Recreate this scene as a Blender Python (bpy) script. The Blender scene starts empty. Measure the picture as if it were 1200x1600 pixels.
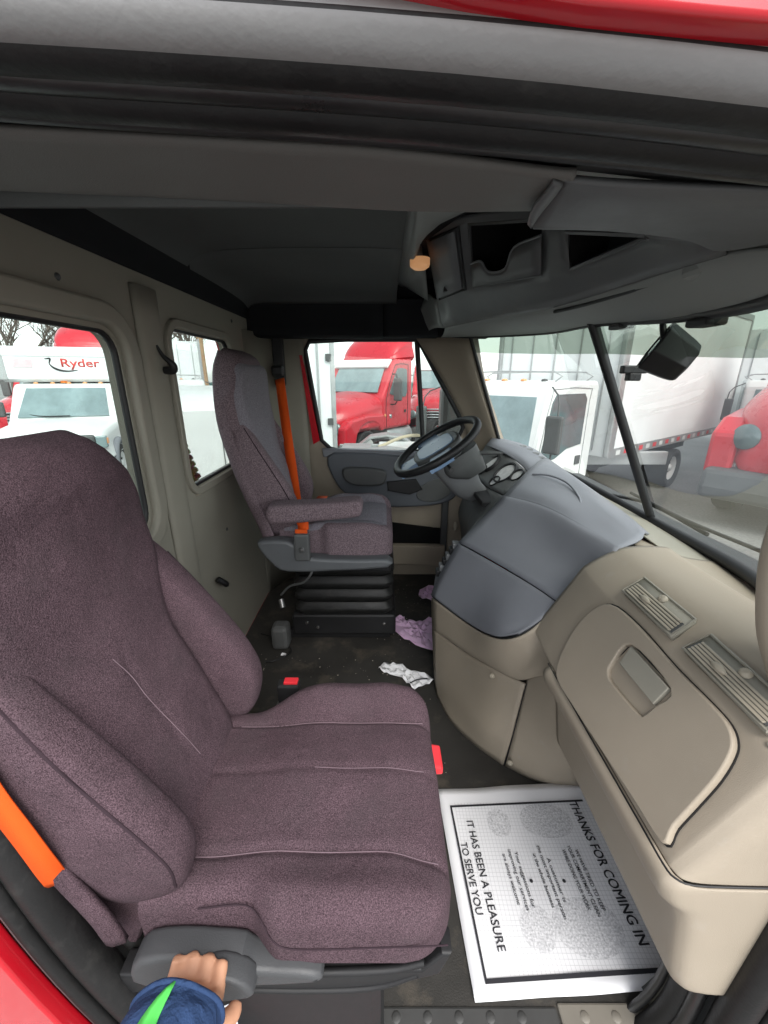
import bpy, bmesh, math, random
from mathutils import Vector, Matrix
random.seed(7)
V = Vector
sc = bpy.context.scene
C = sc.collection
R_ = math.radians

# ------------------------------------------------------------------ camera
FPX, PITCH, CAMZ = 630.0, R_(18.4), 1.2
cam_d = bpy.data.cameras.new('camera'); cam = bpy.data.objects.new('camera', cam_d); C.objects.link(cam)
cam.location = (0, 0, CAMZ); cam.rotation_euler = (R_(90) - PITCH, 0, 0)
cam_d.sensor_fit = 'VERTICAL'; cam_d.sensor_height = 36; cam_d.lens = 36 * FPX / 1600
cam_d.clip_start = 0.02; cam_d.clip_end = 600
sc.camera = cam
# ------------------------------------------------------------------ sky, sun, exposure
SUN_EL, SUN_AZ = 50, 158     # azimuth: clockwise from +Y (towards +X)
w = bpy.data.worlds.new('World'); sc.world = w; w.use_nodes = True
nt = w.node_tree; nt.nodes.clear()
sky = nt.nodes.new('ShaderNodeTexSky'); sky.sky_type = 'NISHITA'; sky.sun_disc = False
sky.sun_elevation = R_(SUN_EL); sky.sun_rotation = R_(SUN_AZ); sky.air_density = 1.0; sky.dust_density = 1.0; sky.ozone_density = 1.0
hs = nt.nodes.new('ShaderNodeHueSaturation'); hs.inputs['Saturation'].default_value = 0.18
bg = nt.nodes.new('ShaderNodeBackground'); bg.inputs['Strength'].default_value = 0.13
wo = nt.nodes.new('ShaderNodeOutputWorld')
nt.links.new(sky.outputs[0], hs.inputs['Color']); nt.links.new(hs.outputs[0], bg.inputs[0]); nt.links.new(bg.outputs[0], wo.inputs[0])
sd = bpy.data.lights.new('sun', 'SUN'); sun = bpy.data.objects.new('sun', sd); C.objects.link(sun)
sd.energy = 1.0; sd.angle = R_(38); sd.color = (1, .96, .9)
_a, _e = R_(SUN_AZ), R_(SUN_EL)
_dir = V((math.sin(_a) * math.cos(_e), math.cos(_a) * math.cos(_e), math.sin(_e)))
sun.rotation_euler = (-_dir).to_track_quat('-Z', 'Y').to_euler()
sc.view_settings.view_transform = 'Standard'; sc.view_settings.look = 'None'
sc.view_settings.exposure = 1.76; sc.view_settings.gamma = 1.0; sc.view_settings.use_curve_mapping = False
sc.cycles.use_denoising = True
sc.cycles.max_bounces = 10; sc.cycles.diffuse_bounces = 6; sc.cycles.transparent_max_bounces = 16
sc.cycles.caustics_reflective = False; sc.cycles.caustics_refractive = False; sc.cycles.sample_clamp_indirect = 6

# ------------------------------------------------------------------ measuring helpers
cP, sP = math.cos(PITCH), math.sin(PITCH)
def ray(u, v):
    r, up = u - 600, 800 - v
    return V((r, FPX * cP + up * sP, -FPX * sP + up * cP))
def P(u, v, X=None, Y=None, Z=None):
    """a point measured in the photograph, at a known distance"""
    d = ray(u, v)
    if Y is not None: t = Y / d.y
    elif X is not None: t = X / d.x
    else: t = (Z - CAMZ) / d.z
    return V((0, 0, CAMZ)) + d * t
def PP(u, v, p0, n):
    d = ray(u, v); o = V((0, 0, CAMZ)); n = V(n)
    return o + d * ((V(p0) - o).dot(n) / d.dot(n))

# ------------------------------------------------------------------ materials
MATS = {}
def mat(name, col, rough=.5, metal=0, spec=.5, var=0.0, vscale=6, bump=0, bscale=200, col2=None, cscale=None, coat=0, sheen=0, clo=.35, chi=.65, dirt=None, wr=0, wscale=16):
    if name in MATS: return MATS[name]
    m = bpy.data.materials.new(name); m.use_nodes = True; n = m.node_tree; b = n.nodes['Principled BSDF']
    b.inputs['Base Color'].default_value = (*col, 1); b.inputs['Roughness'].default_value = rough
    b.inputs['Metallic'].default_value = metal; b.inputs['Specular IOR Level'].default_value = spec
    b.inputs['Coat Weight'].default_value = coat; b.inputs['Sheen Weight'].default_value = sheen
    tc = n.nodes.new('ShaderNodeTexCoord'); cur = None
    if col2 is not None:
        t = n.nodes.new('ShaderNodeTexNoise'); t.inputs['Scale'].default_value = cscale; t.inputs['Detail'].default_value = 3
        n.links.new(tc.outputs['Object'], t.inputs['Vector'])
        r = n.nodes.new('ShaderNodeValToRGB'); r.color_ramp.elements[0].position = clo; r.color_ramp.elements[1].position = chi
        r.color_ramp.elements[0].color = (*col, 1); r.color_ramp.elements[1].color = (*col2, 1)
        n.links.new(t.outputs[0], r.inputs[0]); cur = r.outputs[0]
    if var:
        t = n.nodes.new('ShaderNodeTexNoise'); t.inputs['Scale'].default_value = vscale; t.inputs['Detail'].default_value = 6; t.inputs['Roughness'].default_value = .65
        n.links.new(tc.outputs['Object'], t.inputs['Vector'])
        mr = n.nodes.new('ShaderNodeMapRange'); mr.inputs[1].default_value = .3; mr.inputs[2].default_value = .7
        mr.inputs[3].default_value = 1 - var; mr.inputs[4].default_value = 1 + var
        n.links.new(t.outputs[0], mr.inputs[0])
        mx = n.nodes.new('ShaderNodeVectorMath'); mx.operation = 'SCALE'
        if cur: n.links.new(cur, mx.inputs[0])
        else: mx.inputs[0].default_value = col
        n.links.new(mr.outputs[0], mx.inputs['Scale']); cur = mx.outputs[0]
        mr2 = n.nodes.new('ShaderNodeMapRange'); mr2.inputs[1].default_value = .3; mr2.inputs[2].default_value = .7
        mr2.inputs[3].default_value = max(.03, rough - .1); mr2.inputs[4].default_value = min(1, rough + .1)
        n.links.new(t.outputs[0], mr2.inputs[0]); n.links.new(mr2.outputs[0], b.inputs['Roughness'])
    if dirt is not None:
        t = n.nodes.new('ShaderNodeTexNoise'); t.inputs['Scale'].default_value = dirt[1]; t.inputs['Detail'].default_value = 8; t.inputs['Roughness'].default_value = .7
        n.links.new(tc.outputs['Object'], t.inputs['Vector'])
        r = n.nodes.new('ShaderNodeValToRGB'); r.color_ramp.elements[0].position = dirt[2]; r.color_ramp.elements[1].position = dirt[2] + .18
        r.color_ramp.elements[0].color = (0, 0, 0, 1); r.color_ramp.elements[1].color = (dirt[3],) * 3 + (1,)
        n.links.new(t.outputs[0], r.inputs[0])
        mx = n.nodes.new('ShaderNodeMix'); mx.data_type = 'RGBA'
        n.links.new(r.outputs[0], mx.inputs[0])
        if cur: n.links.new(cur, mx.inputs[6])
        else: mx.inputs[6].default_value = (*col, 1)
        mx.inputs[7].default_value = (*dirt[0], 1); cur = mx.outputs[2]
    if cur: n.links.new(cur, b.inputs['Base Color'])
    if bump:
        t = n.nodes.new('ShaderNodeTexNoise'); t.inputs['Scale'].default_value = bscale; t.inputs['Detail'].default_value = 2
        n.links.new(tc.outputs['Object'], t.inputs['Vector'])
        bp = n.nodes.new('ShaderNodeBump'); bp.inputs['Strength'].default_value = bump; bp.inputs['Distance'].default_value = .002
        n.links.new(t.outputs[0], bp.inputs['Height']); n.links.new(bp.outputs[0], b.inputs['Normal'])
    if wr:
        t = n.nodes.new('ShaderNodeTexNoise'); t.inputs['Scale'].default_value = wscale; t.inputs['Detail'].default_value = 4; t.inputs['Distortion'].default_value = 1.2
        n.links.new(tc.outputs['Object'], t.inputs['Vector'])
        b2 = n.nodes.new('ShaderNodeBump'); b2.inputs['Strength'].default_value = wr; b2.inputs['Distance'].default_value = .02
        n.links.new(t.outputs[0], b2.inputs['Height'])
        if bump: n.links.new(b2.outputs[0], bp.inputs['Normal'])
        else: n.links.new(b2.outputs[0], b.inputs['Normal'])
    MATS[name] = m; return m
def glassmat(name, tint, refl=.05, rough=.02):
    if name in MATS: return MATS[name]
    m = bpy.data.materials.new(name); m.use_nodes = True; n = m.node_tree; n.nodes.clear()
    o = n.nodes.new('ShaderNodeOutputMaterial'); tr = n.nodes.new('ShaderNodeBsdfTransparent'); tr.inputs[0].default_value = (*tint, 1)
    g = n.nodes.new('ShaderNodeBsdfGlossy'); g.inputs['Roughness'].default_value = rough
    lw = n.nodes.new('ShaderNodeLayerWeight'); lw.inputs['Blend'].default_value = .12
    mr = n.nodes.new('ShaderNodeMapRange'); mr.inputs[3].default_value = refl; mr.inputs[4].default_value = .30
    n.links.new(lw.outputs['Fresnel'], mr.inputs[0])
    mx = n.nodes.new('ShaderNodeMixShader'); n.links.new(mr.outputs[0], mx.inputs[0]); n.links.new(tr.outputs[0], mx.inputs[1]); n.links.new(g.outputs[0], mx.inputs[2])
    n.links.new(mx.outputs[0], o.inputs[0]); MATS[name] = m; return m

PLUM = mat('plum_fabric', (.028, .0165, .021), .95, col2=(.128, .083, .099), cscale=640, clo=.33, chi=.71, bump=.6, bscale=520, var=.17, vscale=11, wr=.22, wscale=11, spec=.2, dirt=((.06, .046, .051), 9, .5, .35))
MAUVE = mat('mauve_fabric', (.095, .068, .078), .95, wr=.2, wscale=12, col2=(.235, .178, .195), cscale=300, clo=.34, chi=.68, bump=.4, bscale=420, spec=.2)
INSERT = mat('grey_blue_fabric', (.145, .135, .155), .95, col2=(.27, .25, .28), cscale=300, clo=.34, chi=.68, bump=.3, bscale=420, spec=.2)
SEAM = mat('seam_thread', (.17, .12, .14), .9, spec=.2)
SEAMD = mat('dark_seam', (.035, .022, .028), .9, spec=.2)
BEIGE = mat('beige_plastic', (.325, .278, .218), .55, var=.05, vscale=5, bump=.25, bscale=900, spec=.35, dirt=((.36, .33, .29), 14, .60, .45))
BEIGED = mat('beige_wall_plastic', (.295, .278, .23), .6, var=.07, vscale=3, bump=.2, bscale=700, spec=.3)
BEIGEL = mat('beige_trim_light', (.37, .33, .26), .5, spec=.35, bump=.15, bscale=900)
GREY = mat('slate_plastic', (.20, .207, .23), .5, var=.05, vscale=6, bump=.3, bscale=1000, spec=.45, dirt=((.17, .18, .20), 30, .66, .4))
GREYM = mat('mid_grey_plastic', (.17, .175, .18), .5, var=.05, bump=.2, bscale=800, spec=.4)
CHAR = mat('charcoal_plastic', (.085, .088, .088), .5, var=.1, bump=.2, bscale=700, spec=.4)
CONS = mat('console_plastic', (.105, .108, .11), .5, var=.06, bump=.2, bscale=700, spec=.4)
CONSL = mat('bounce_lit_console_plastic', (.25, .262, .25), .55, var=.06, bump=.2, bscale=700, spec=.35)  # console grey made paler, with the underside's bounce light put into the colour
HEADL = mat('headliner_cloth', (.105, .11, .108), .95, var=.1, vscale=3, bump=.3, bscale=500, spec=.1)
HEADD = mat('dark_headliner_cloth', (.022, .023, .025), .95, var=.1, vscale=3, bump=.3, bscale=500, spec=.1)
HTRIM = mat('header_trim_plastic', (.125, .12, .112), .6, var=.06, vscale=4, bump=.2, bscale=700, spec=.3)
RUB = mat('black_rubber', (.011, .011, .011), .5, var=.2, vscale=9, bump=.3, bscale=150, spec=.35, dirt=((.05, .048, .044), 18, .56, .4))
RUBG = mat('skylit_weathered_rubber', (.19, .187, .185), .40, var=.05, vscale=5, bump=.2, bscale=160, spec=.7, dirt=((.24, .235, .23), 5, .52, .35))  # black seal rubber coloured grey to carry sky light, plus weathering
RUBS = mat('glossy_black_rubber', (.022, .022, .022), .33, var=.15, vscale=9, bump=.15, bscale=150, spec=.6)
BLACK = mat('black_plastic', (.012, .012, .013), .5, spec=.4, var=.2)
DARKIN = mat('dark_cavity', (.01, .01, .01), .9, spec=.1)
FLOOR = mat('floor_rubber', (.036, .034, .031), .6, var=.25, vscale=5, bump=.3, bscale=300, spec=.35, dirt=((.15, .125, .095), 6, .52, .5))
REDP = mat('red_paint', (.52, .008, .018), .25, spec=.5, coat=.6, var=.03, vscale=2)
REDF = mat('red_truck_paint', (.56, .02, .035), .3, spec=.5, coat=.4, var=.06, vscale=2)
WHITEP = mat('white_paint', (.72, .73, .72), .35, spec=.5, var=.05, vscale=1.5)
WHITEB = mat('white_box_panel', (.80, .82, .82), .45, spec=.4, var=.06, vscale=.8)
GALV = mat('galvanised_metal', (.42, .43, .43), .45, metal=.6, var=.12, vscale=5)
CHROME = mat('chrome', (.7, .7, .7), .15, metal=1)
STEEL = mat('grey_steel', (.28, .28, .28), .4, metal=.8, var=.15)
TYRE = mat('tyre_rubber', (.025, .025, .026), .8, var=.2, vscale=8, bump=.4, bscale=60)
ORANGE = mat('orange_webbing', (.70, .085, .006), .75, bump=.4, bscale=900, spec=.3)
PAPER = mat('white_paper', (.8, .8, .82), .7, var=.03, spec=.3)
INK = mat('black_ink', (.02, .02, .025), .7)
GASKET = mat('gasket_rubber', (.01, .01, .011), .5)
LILAC = mat('lilac_plastic_film', (.85, .58, .82), .35, spec=.5, var=.06, vscale=20)
SKIN = mat('skin', (.52, .27, .165), .55, spec=.35, var=.06, vscale=20, bump=.15, bscale=500)
NAVY = mat('navy_fleece', (.03, .058, .135), .9, wr=.45, wscale=22, var=.15, vscale=16, bump=.4, bscale=400, spec=.15)
LIME = mat('lime_piping', (.12, .72, .13), .6)
REDPL = mat('red_plastic', (.65, .03, .04), .4)
AMBER = mat('amber_lens', (.80, .33, .12), .3, spec=.6)
GLASS = glassmat('window_glass', (.80, .85, .83), .03)
WGLASS = glassmat('windshield_glass', (.82, .87, .845), .03)
TINT = glassmat('green_tint_glass', (.30, .37, .31), .05)
VGLASS = mat('vehicle_glass', (.10, .14, .145), .08, spec=.8, var=.2, vscale=2)
VGLASSL = mat('pale_vehicle_glass', (.20, .27, .28), .1, spec=.8, var=.25, vscale=1.5)
DIAL = mat('gauge_face', (.5, .5, .5), .4, var=.2, vscale=40)
WBLUE = mat('blue_grey_gloss', (.17, .26, .40), .3, spec=.6, var=.06)

# ------------------------------------------------------------------ object helpers
EMPTY_INV = {}
def tag(o, label=None, cat=None, group=None, kind=None):
    if label: o['label'] = label
    if cat: o['category'] = cat
    if group: o['group'] = group
    if kind: o['kind'] = kind
    return o
def thing(name, loc, label, cat, group=None, local=False, rz=0):
    o = bpy.data.objects.new(name, None); C.objects.link(o); o.location = loc; o.rotation_euler = (0, 0, rz); o.empty_display_size = .1
    tag(o, label, cat, group)
    EMPTY_INV[o.name] = Matrix.Identity(4) if local else Matrix.Translation(-V(loc))
    return o
def link(name, me, m, parent=None, smooth=True):
    o = bpy.data.objects.new(name, me); C.objects.link(o)
    if m is not None and not me.materials: me.materials.append(m)
    if smooth and me.polygons: me.polygons.foreach_set('use_smooth', [True] * len(me.polygons))
    if parent is not None:
        o.parent = parent
        if parent.type == 'EMPTY': o.matrix_parent_inverse = EMPTY_INV[parent.name]
    return o
def mk(name, vs, fs, m, parent=None, smooth=True, solid=0, off=-1, bev=0, sub=0, auto=None):
    me = bpy.data.meshes.new(name); me.from_pydata([tuple(v) for v in vs], [], fs)
    bm = bmesh.new(); bm.from_mesh(me); bmesh.ops.remove_doubles(bm, verts=bm.verts, dist=1e-5); bmesh.ops.recalc_face_normals(bm, faces=bm.faces); bm.to_mesh(me); bm.free()
    o = link(name, me, m, parent, smooth)
    if sub: x = o.modifiers.new('s', 'SUBSURF'); x.levels = x.render_levels = sub
    if solid: x = o.modifiers.new('t', 'SOLIDIFY'); x.thickness = solid; x.offset = off
    if bev: x = o.modifiers.new('b', 'BEVEL'); x.width = bev; x.segments = 2; x.limit_method = 'ANGLE'; x.angle_limit = R_(40)
    if smooth: autosmooth(me, auto or 40)
    return o
def autosmooth(me, ang):
    bm = bmesh.new(); bm.from_mesh(me); a = R_(ang)
    for e in bm.edges:
        if len(e.link_faces) == 2:
            try:
                if e.calc_face_angle() > a: e.smooth = False
            except ValueError: pass
    bm.to_mesh(me); bm.free()
def cr(a, b, c, d, t):
    return .5 * ((2 * b) + (c - a) * t + (2 * a - 5 * b + 4 * c - d) * t * t + (3 * b - a - 3 * c + d) * t ** 3)
def resample(pts, n, closed=False):
    pts = [V(p) for p in pts]
    if n <= 1: return pts
    L = len(pts); out = []
    for i in range(L if closed else L - 1):
        if closed: a, b, c, d = pts[i - 1], pts[i], pts[(i + 1) % L], pts[(i + 2) % L]
        else:
            b, c = pts[i], pts[i + 1]
            a = pts[i - 1] if i else 2 * b - c
            d = pts[i + 2] if i + 2 < L else 2 * c - b
        for k in range(n): out.append(cr(a, b, c, d, k / n))
    if not closed: out.append(pts[-1])
    return out
def gridpts(rows, nu, nv):
    rows = [resample(r, nu) for r in rows]
    cols = [resample([r[j] for r in rows], nv) for j in range(len(rows[0]))]
    return [[cols[j][i] for j in range(len(cols))] for i in range(len(cols[0]))]
def surf(name, rows, m, parent=None, nu=6, nv=6, solid=.006, holes=(), auto=40, off=-1, flip=False):
    g = gridpts(rows, nu, nv); h, wd = len(g), len(g[0]); fs = []
    for i in range(h - 1):
        for j in range(wd - 1):
            if (i // nv, j // nu) in holes: continue
            q = (i * wd + j, i * wd + j + 1, (i + 1) * wd + j + 1, (i + 1) * wd + j)
            fs.append(q[::-1] if flip else q)
    me = bpy.data.meshes.new(name); me.from_pydata([tuple(p) for r in g for p in r], [], fs)
    o = link(name, me, m, parent)
    if solid: x = o.modifiers.new('t', 'SOLIDIFY'); x.thickness = solid; x.offset = off
    autosmooth(me, auto)
    return o
def frames(pts, closed):
    n = len(pts); out = []; up = None
    for i in range(n):
        a = pts[i - 1] if (i or closed) else pts[i]; b = pts[(i + 1) % n] if (i < n - 1 or closed) else pts[i]
        t = (b - a); t = t.normalized() if t.length > 1e-9 else V((0, 0, 1))
        if up is None:
            up = V((0, 0, 1)) if abs(t.z) < .9 else V((1, 0, 0))
        s = t.cross(up); s = s.normalized() if s.length > 1e-6 else t.orthogonal().normalized()
        up = s.cross(t).normalized(); out.append((t, s, up))
    return out
def tube_vf(pts, r, n=1, closed=False, res=8, flat=1.0):
    rr = r if isinstance(r, (list, tuple)) else None
    if rr:
        rv = [V((x, 0, 0)) for x in rr]; rr = [p.x for p in resample(rv, n, closed)]
    pts = resample(pts, n, closed); fr = frames(pts, closed); vs = []; fs = []
    for i, p in enumerate(pts):
        t, s, u = fr[i]; q = rr[i] if rr else r
        for k in range(res):
            a = 2 * math.pi * k / res; vs.append(p + s * math.cos(a) * q + u * math.sin(a) * q * flat)
    L = len(pts)
    for i in range(L if closed else L - 1):
        for k in range(res):
            a, b = i * res, ((i + 1) % L) * res
            fs.append((a + k, a + (k + 1) % res, b + (k + 1) % res, b + k))
    if not closed:
        fs.append(tuple(range(res))[::-1]); fs.append(tuple((L - 1) * res + k for k in range(res)))
    return vs, fs
def tube(name, pts, r, m, parent=None, n=4, closed=False, res=8, flat=1.0):
    vs, fs = tube_vf(pts, r, n, closed, res, flat); return mk(name, vs, fs, m, parent, auto=60)
def sweep(name, pts, prof, m, parent=None, n=4, closed=False, nrm=None):
    """profile (a,b) swept along a path; a along 'side', b along nrm"""
    pts = resample(pts, n, closed); L = len(pts); vs = []; fs = []; K = len(prof)
    for i, p in enumerate(pts):
        a = pts[i - 1] if (i or closed) else pts[i]; b = pts[(i + 1) % L] if (i < L - 1 or closed) else pts[i]
        t = (b - a).normalized(); nn = V(nrm); s = t.cross(nn).normalized()
        for (x, y) in prof: vs.append(p + s * x + nn * y)
    for i in range(L if closed else L - 1):
        a, b = i * K, ((i + 1) % L) * K
        for k in range(K): fs.append((a + k, a + (k + 1) % K, b + (k + 1) % K, b + k))
    if not closed: fs.append(tuple(range(K))[::-1]); fs.append(tuple((L - 1) * K + k for k in range(K)))
    return mk(name, vs, fs, m, parent, auto=50)
def loft(name, rings, m, parent=None, nr=4, ns=4, cap=True, auto=50):
    rr = [resample(r, nr, True) for r in rings]; K = len(rr[0])
    cols = [resample([r[k] for r in rr], ns) for k in range(K)]; L = len(cols[0])
    vs = [cols[k][i] for i in range(L) for k in range(K)]; fs = []
    for i in range(L - 1):
        for k in range(K): fs.append((i * K + k, i * K + (k + 1) % K, (i + 1) * K + (k + 1) % K, (i + 1) * K + k))
    if cap: fs.append(tuple(range(K))[::-1]); fs.append(tuple((L - 1) * K + k for k in range(K)))
    return mk(name, vs, fs, m, parent, auto=auto)
_boxcache = {}
def boxvf(x0, x1, y0, y1, z0, z1):
    vs = [(x, y, z) for x in (x0, x1) for y in (y0, y1) for z in (z0, z1)]
    return vs, [(0, 1, 3, 2), (4, 6, 7, 5), (0, 4, 5, 1), (2, 3, 7, 6), (0, 2, 6, 4), (1, 5, 7, 3)]
def box(name, x0, x1, y0, y1, z0, z1, m, parent=None, bev=.01):
    vs, fs = boxvf(x0, x1, y0, y1, z0, z1); return mk(name, vs, fs, m, parent, smooth=False, bev=bev)
def prof(name, pts, y0, y1, m, parent=None, bev=.02, mtx=None):
    """side profile (x,z) extruded in y"""
    n = len(pts); vs = [(x, y0, z) for x, z in pts] + [(x, y1, z) for x, z in pts]
    fs = [tuple(range(n)), tuple(range(2 * n - 1, n - 1, -1))] + [(i, i + n, (i + 1) % n + n, (i + 1) % n) for i in range(n)]
    return mk(name, vs, fs, m, parent, smooth=False, bev=bev)
def curve_mesh(outline, holes=(), ext=.005, bevel=0, res=2):
    cu = bpy.data.curves.new('tmp', 'CURVE'); cu.dimensions = '2D'; cu.fill_mode = 'BOTH'; cu.extrude = ext; cu.bevel_depth = bevel; cu.bevel_resolution = res
    if bevel: cu.offset = -bevel
    for pl in [outline] + list(holes):
        s = cu.splines.new('POLY'); s.points.add(len(pl) - 1)
        for i, p in enumerate(pl): s.points[i].co = (p[0], p[1], 0, 1)
        s.use_cyclic_u = True
    ob = bpy.data.objects.new('tmp', cu); C.objects.link(ob)
    dg = bpy.context.evaluated_depsgraph_get(); me = bpy.data.meshes.new_from_object(ob.evaluated_get(dg)); bpy.data.objects.remove(ob); bpy.data.curves.remove(cu)
    me.materials.clear(); return me
def smooth2d(pl, n=4): return [(p.x, p.y) for p in resample([V((a, b, 0)) for a, b in pl], n, True)]
def rrect(x0, x1, y0, y1, r, n=5):
    out = []
    for cx, cy, a0 in ((x1 - r, y1 - r, 0), (x0 + r, y1 - r, 90), (x0 + r, y0 + r, 180), (x1 - r, y0 + r, 270)):
        for k in range(n + 1):
            a = R_(a0 + 90 * k / n); out.append((cx + r * math.cos(a), cy + r * math.sin(a)))
    return out
def basis(o, ax, ay):
    ax = V(ax).normalized(); ay = V(ay); ay = (ay - ax * ay.dot(ax)).normalized(); az = ax.cross(ay)
    return Matrix(((ax.x, ay.x, az.x, o[0]), (ax.y, ay.y, az.y, o[1]), (ax.z, ay.z, az.z, o[2]), (0, 0, 0, 1)))
def plate(name, outline, M, m, parent=None, holes=(), ext=.005, bevel=.002, smooth=True):
    me = curve_mesh(outline, holes, ext, bevel); me.transform(M); o = link(name, me, m, parent, smooth); autosmooth(me, 35); return o
def plate_px(name, px, p0, n, m, parent=None, ext=.004, bevel=.002, lift=0, sm=0, ax=(0, -1, 0), holes=()):
    """flat plate whose corners were measured on the plane through p0 with normal n"""
    n = V(n).normalized(); ax = (V(ax) - n * V(ax).dot(n)).normalized(); ay = n.cross(ax); p0 = V(p0)
    def conv(l):
        o = [((q - p0).dot(ax), (q - p0).dot(ay)) for q in (PP(u, v, p0, n) for u, v in l)]
        return smooth2d(o, sm) if sm else o
    M = basis(p0 + n * lift, ax, ay)
    return plate(name, conv(px), M, m, parent, [conv(h) for h in holes], ext, bevel)
def text(name, s, M, size, m, parent=None, ext=.0002, align='LEFT', sx=1.0, shear=0, bold=0):
    cu = bpy.data.curves.new('tmp', 'FONT'); cu.body = s; cu.size = size; cu.align_x = align; cu.extrude = ext; cu.shear = shear; cu.offset = bold; cu.resolution_u = 3
    ob = bpy.data.objects.new('tmp', cu); C.objects.link(ob)
    dg = bpy.context.evaluated_depsgraph_get(); me = bpy.data.meshes.new_from_object(ob.evaluated_get(dg)); bpy.data.objects.remove(ob); bpy.data.curves.remove(cu)
    me.materials.clear(); me.transform(M @ Matrix.Diagonal((sx, 1, 1, 1))); return link(name, me, m, parent, False)
def text_fit(name, s, M, length, height, m, parent=None, ext=.0002, bold=0, shear=0):
    o = text(name, s, Matrix.Identity(4), 1, m, parent, 0, bold=bold, shear=shear); me = o.data
    xs = [v.co.x for v in me.vertices]; ys = [v.co.y for v in me.vertices]
    a, b, c, d = min(xs), max(xs), 0, .73
    me.transform(M @ Matrix.Diagonal((length / (b - a), height / (d - c), 1, 1)) @ Matrix.Translation((-a, -c, 0)))
    if ext: x = o.modifiers.new('t', 'SOLIDIFY'); x.thickness = ext; x.offset = 1
    return o
def lathe_vf(prof_, n=24):
    vs = []; fs = []; K = len(prof_)
    for i in range(n):
        a = 2 * math.pi * i / n
        for (r, z) in prof_: vs.append((r * math.cos(a), r * math.sin(a), z))
    for i in range(n):
        for k in range(K - 1): fs.append((i * K + k, ((i + 1) % n) * K + k, ((i + 1) % n) * K + k + 1, i * K + k + 1))
    return vs, fs
def lathe(name, prof_, M, m, parent=None, n=24, auto=40):
    vs, fs = lathe_vf(prof_, n); return mk(name, [M @ V(v) for v in vs], fs, m, parent, auto=auto)
def axisM(o, z, x=None):
    z = V(z).normalized(); x = V(x) if x is not None else z.orthogonal(); x = (x - z * x.dot(z)).normalized(); y = z.cross(x)
    return Matrix(((x.x, y.x, z.x, o[0]), (x.y, y.y, z.y, o[1]), (x.z, y.z, z.z, o[2]), (0, 0, 0, 1)))
def ss(a, b, x):
    t = max(0, min(1, (x - a) / (b - a))); return t * t * (3 - 2 * t)

# =================================================================== THE CAB SHELL
cab = thing('truck_cab', (0, 1.35, 0), 'red truck day cab seen through its open passenger door', 'truck cab')
YW, XB = 2.35, -.68
# floor with threshold
box('floor', XB, .85, .375, YW + .03, -.04, 0, FLOOR, cab, .004)
SILLD = mat('sill_dark_rubber', (.045, .045, .044), .6, var=.15); SILLB = mat('sill_taupe_rubber', (.17, .155, .13), .6, var=.12)
sill = box('door_sill', -.30, .345, .355, .455, -.03, .004, SILLD, cab, .004)
sill2 = box('door_sill', .348, .62, .355, .46, -.03, .005, SILLB, cab, .004)
bp_v, bp_f = lathe_vf([(.0001, .0022), (.006, .0018), (.0085, .0009), (.0105, -.001)], 10)
bme = None
for i in range(11):
    for j in range(3):
        x = -.1 + i * .062 + (.031 if j % 2 else 0); y = .372 + j * .034
        if .325 < x < .365 or x > .60: continue
        par = sill if x < .345 else sill2; z = .004 if x < .345 else .005
        if bme is None:
            bme = {}
        k = 'a' if x < .345 else 'b'
        if k not in bme:
            o = mk('tread_bump', bp_v, bp_f, SILLD if k == 'a' else SILLB, par); bme[k] = o.data
        else: o = link('tread_bump', bme[k], None, par)
        o.location = (x, y, z)
# back wall with two windows
W1 = rrect(.46, 1.112, .785, 1.312, .06); W2 = rrect(1.375, 1.90, .825, 1.352, .05)
MB_ = lambda x: basis((x, 0, 0), (0, 1, 0), (0, 0, 1))
bw = plate('back_wall', [(.36, 0), (2.37, 0), (2.37, 1.5), (.36, 1.5)], MB_(XB - .02), BEIGED, cab, [W1, W2], .02, .0)
def ring(pl, d):
    cx = sum(p[0] for p in pl) / len(pl); cy = sum(p[1] for p in pl) / len(pl); out = []
    x0 = min(p[0] for p in pl); x1 = max(p[0] for p in pl); y0 = min(p[1] for p in pl); y1 = max(p[1] for p in pl)
    return rrect(x0 - d, x1 + d, y0 - d, y1 + d, .06 + d)
plate('window_surround', ring(W1, .062), MB_(XB + .006), BEIGED, bw, [ring(W1, .012)], .009, .008)
plate('window_surround', ring(W2, .03), MB_(XB + .004), BEIGED, bw, [ring(W2, .004)], .006, .004)
for Wn in (W1, W2):
    plate('window_glass', ring(Wn, -.002), MB_(XB - .025), GLASS, bw, (), .002, 0)
    tube('window_gasket', [(XB - .012, a, b) for a, b in Wn], .009, GASKET, bw, n=1, closed=True)
box('window_sill', XB - .005, XB + .012, 1.40, 1.84, .795, .822, BEIGEL, bw, .004)
# column moulding between the windows and pocket below
surf('pillar_moulding', [[(XB + .002, y, z), (XB + .016, y + .02, z), (XB + .018, y + .10, z), (XB + .002, y + .135, z)] for y, z in ((1.205, .0), (1.205, .5), (1.20, .8), (1.20, 1.2), (1.205, 1.44))], BEIGED, bw, 3, 3, .002)
hk = tube('coat_hook', [(XB + .018, 1.265, 1.29), (XB + .03, 1.27, 1.262), (XB + .045, 1.275, 1.245), (XB + .05, 1.28, 1.235), (XB + .044, 1.285, 1.222), (XB + .02, 1.285, 1.222)], [.004, .006, .009, .012, .013, .011], BLACK, bw)
for (y, z) in ((1.97, 1.44), (.95, 1.40), (1.63, .58)):
    lathe('trim_screw', [(.0001, .004), (.006, .003), (.008, 0)], axisM((XB + .001, y, z), (1, 0, 0)), CHAR, bw, 10)
# driver side rear corner panel behind the seat belt
surf('corner_panel', [[(XB + .0, 2.10, z), (XB + .05, 2.24, z), (-.55, 2.30, z), (-.43, 2.315, z)] for z in (.0, .5, 1.0, 1.42)], BEIGED, cab, 4, 2, .01)
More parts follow.
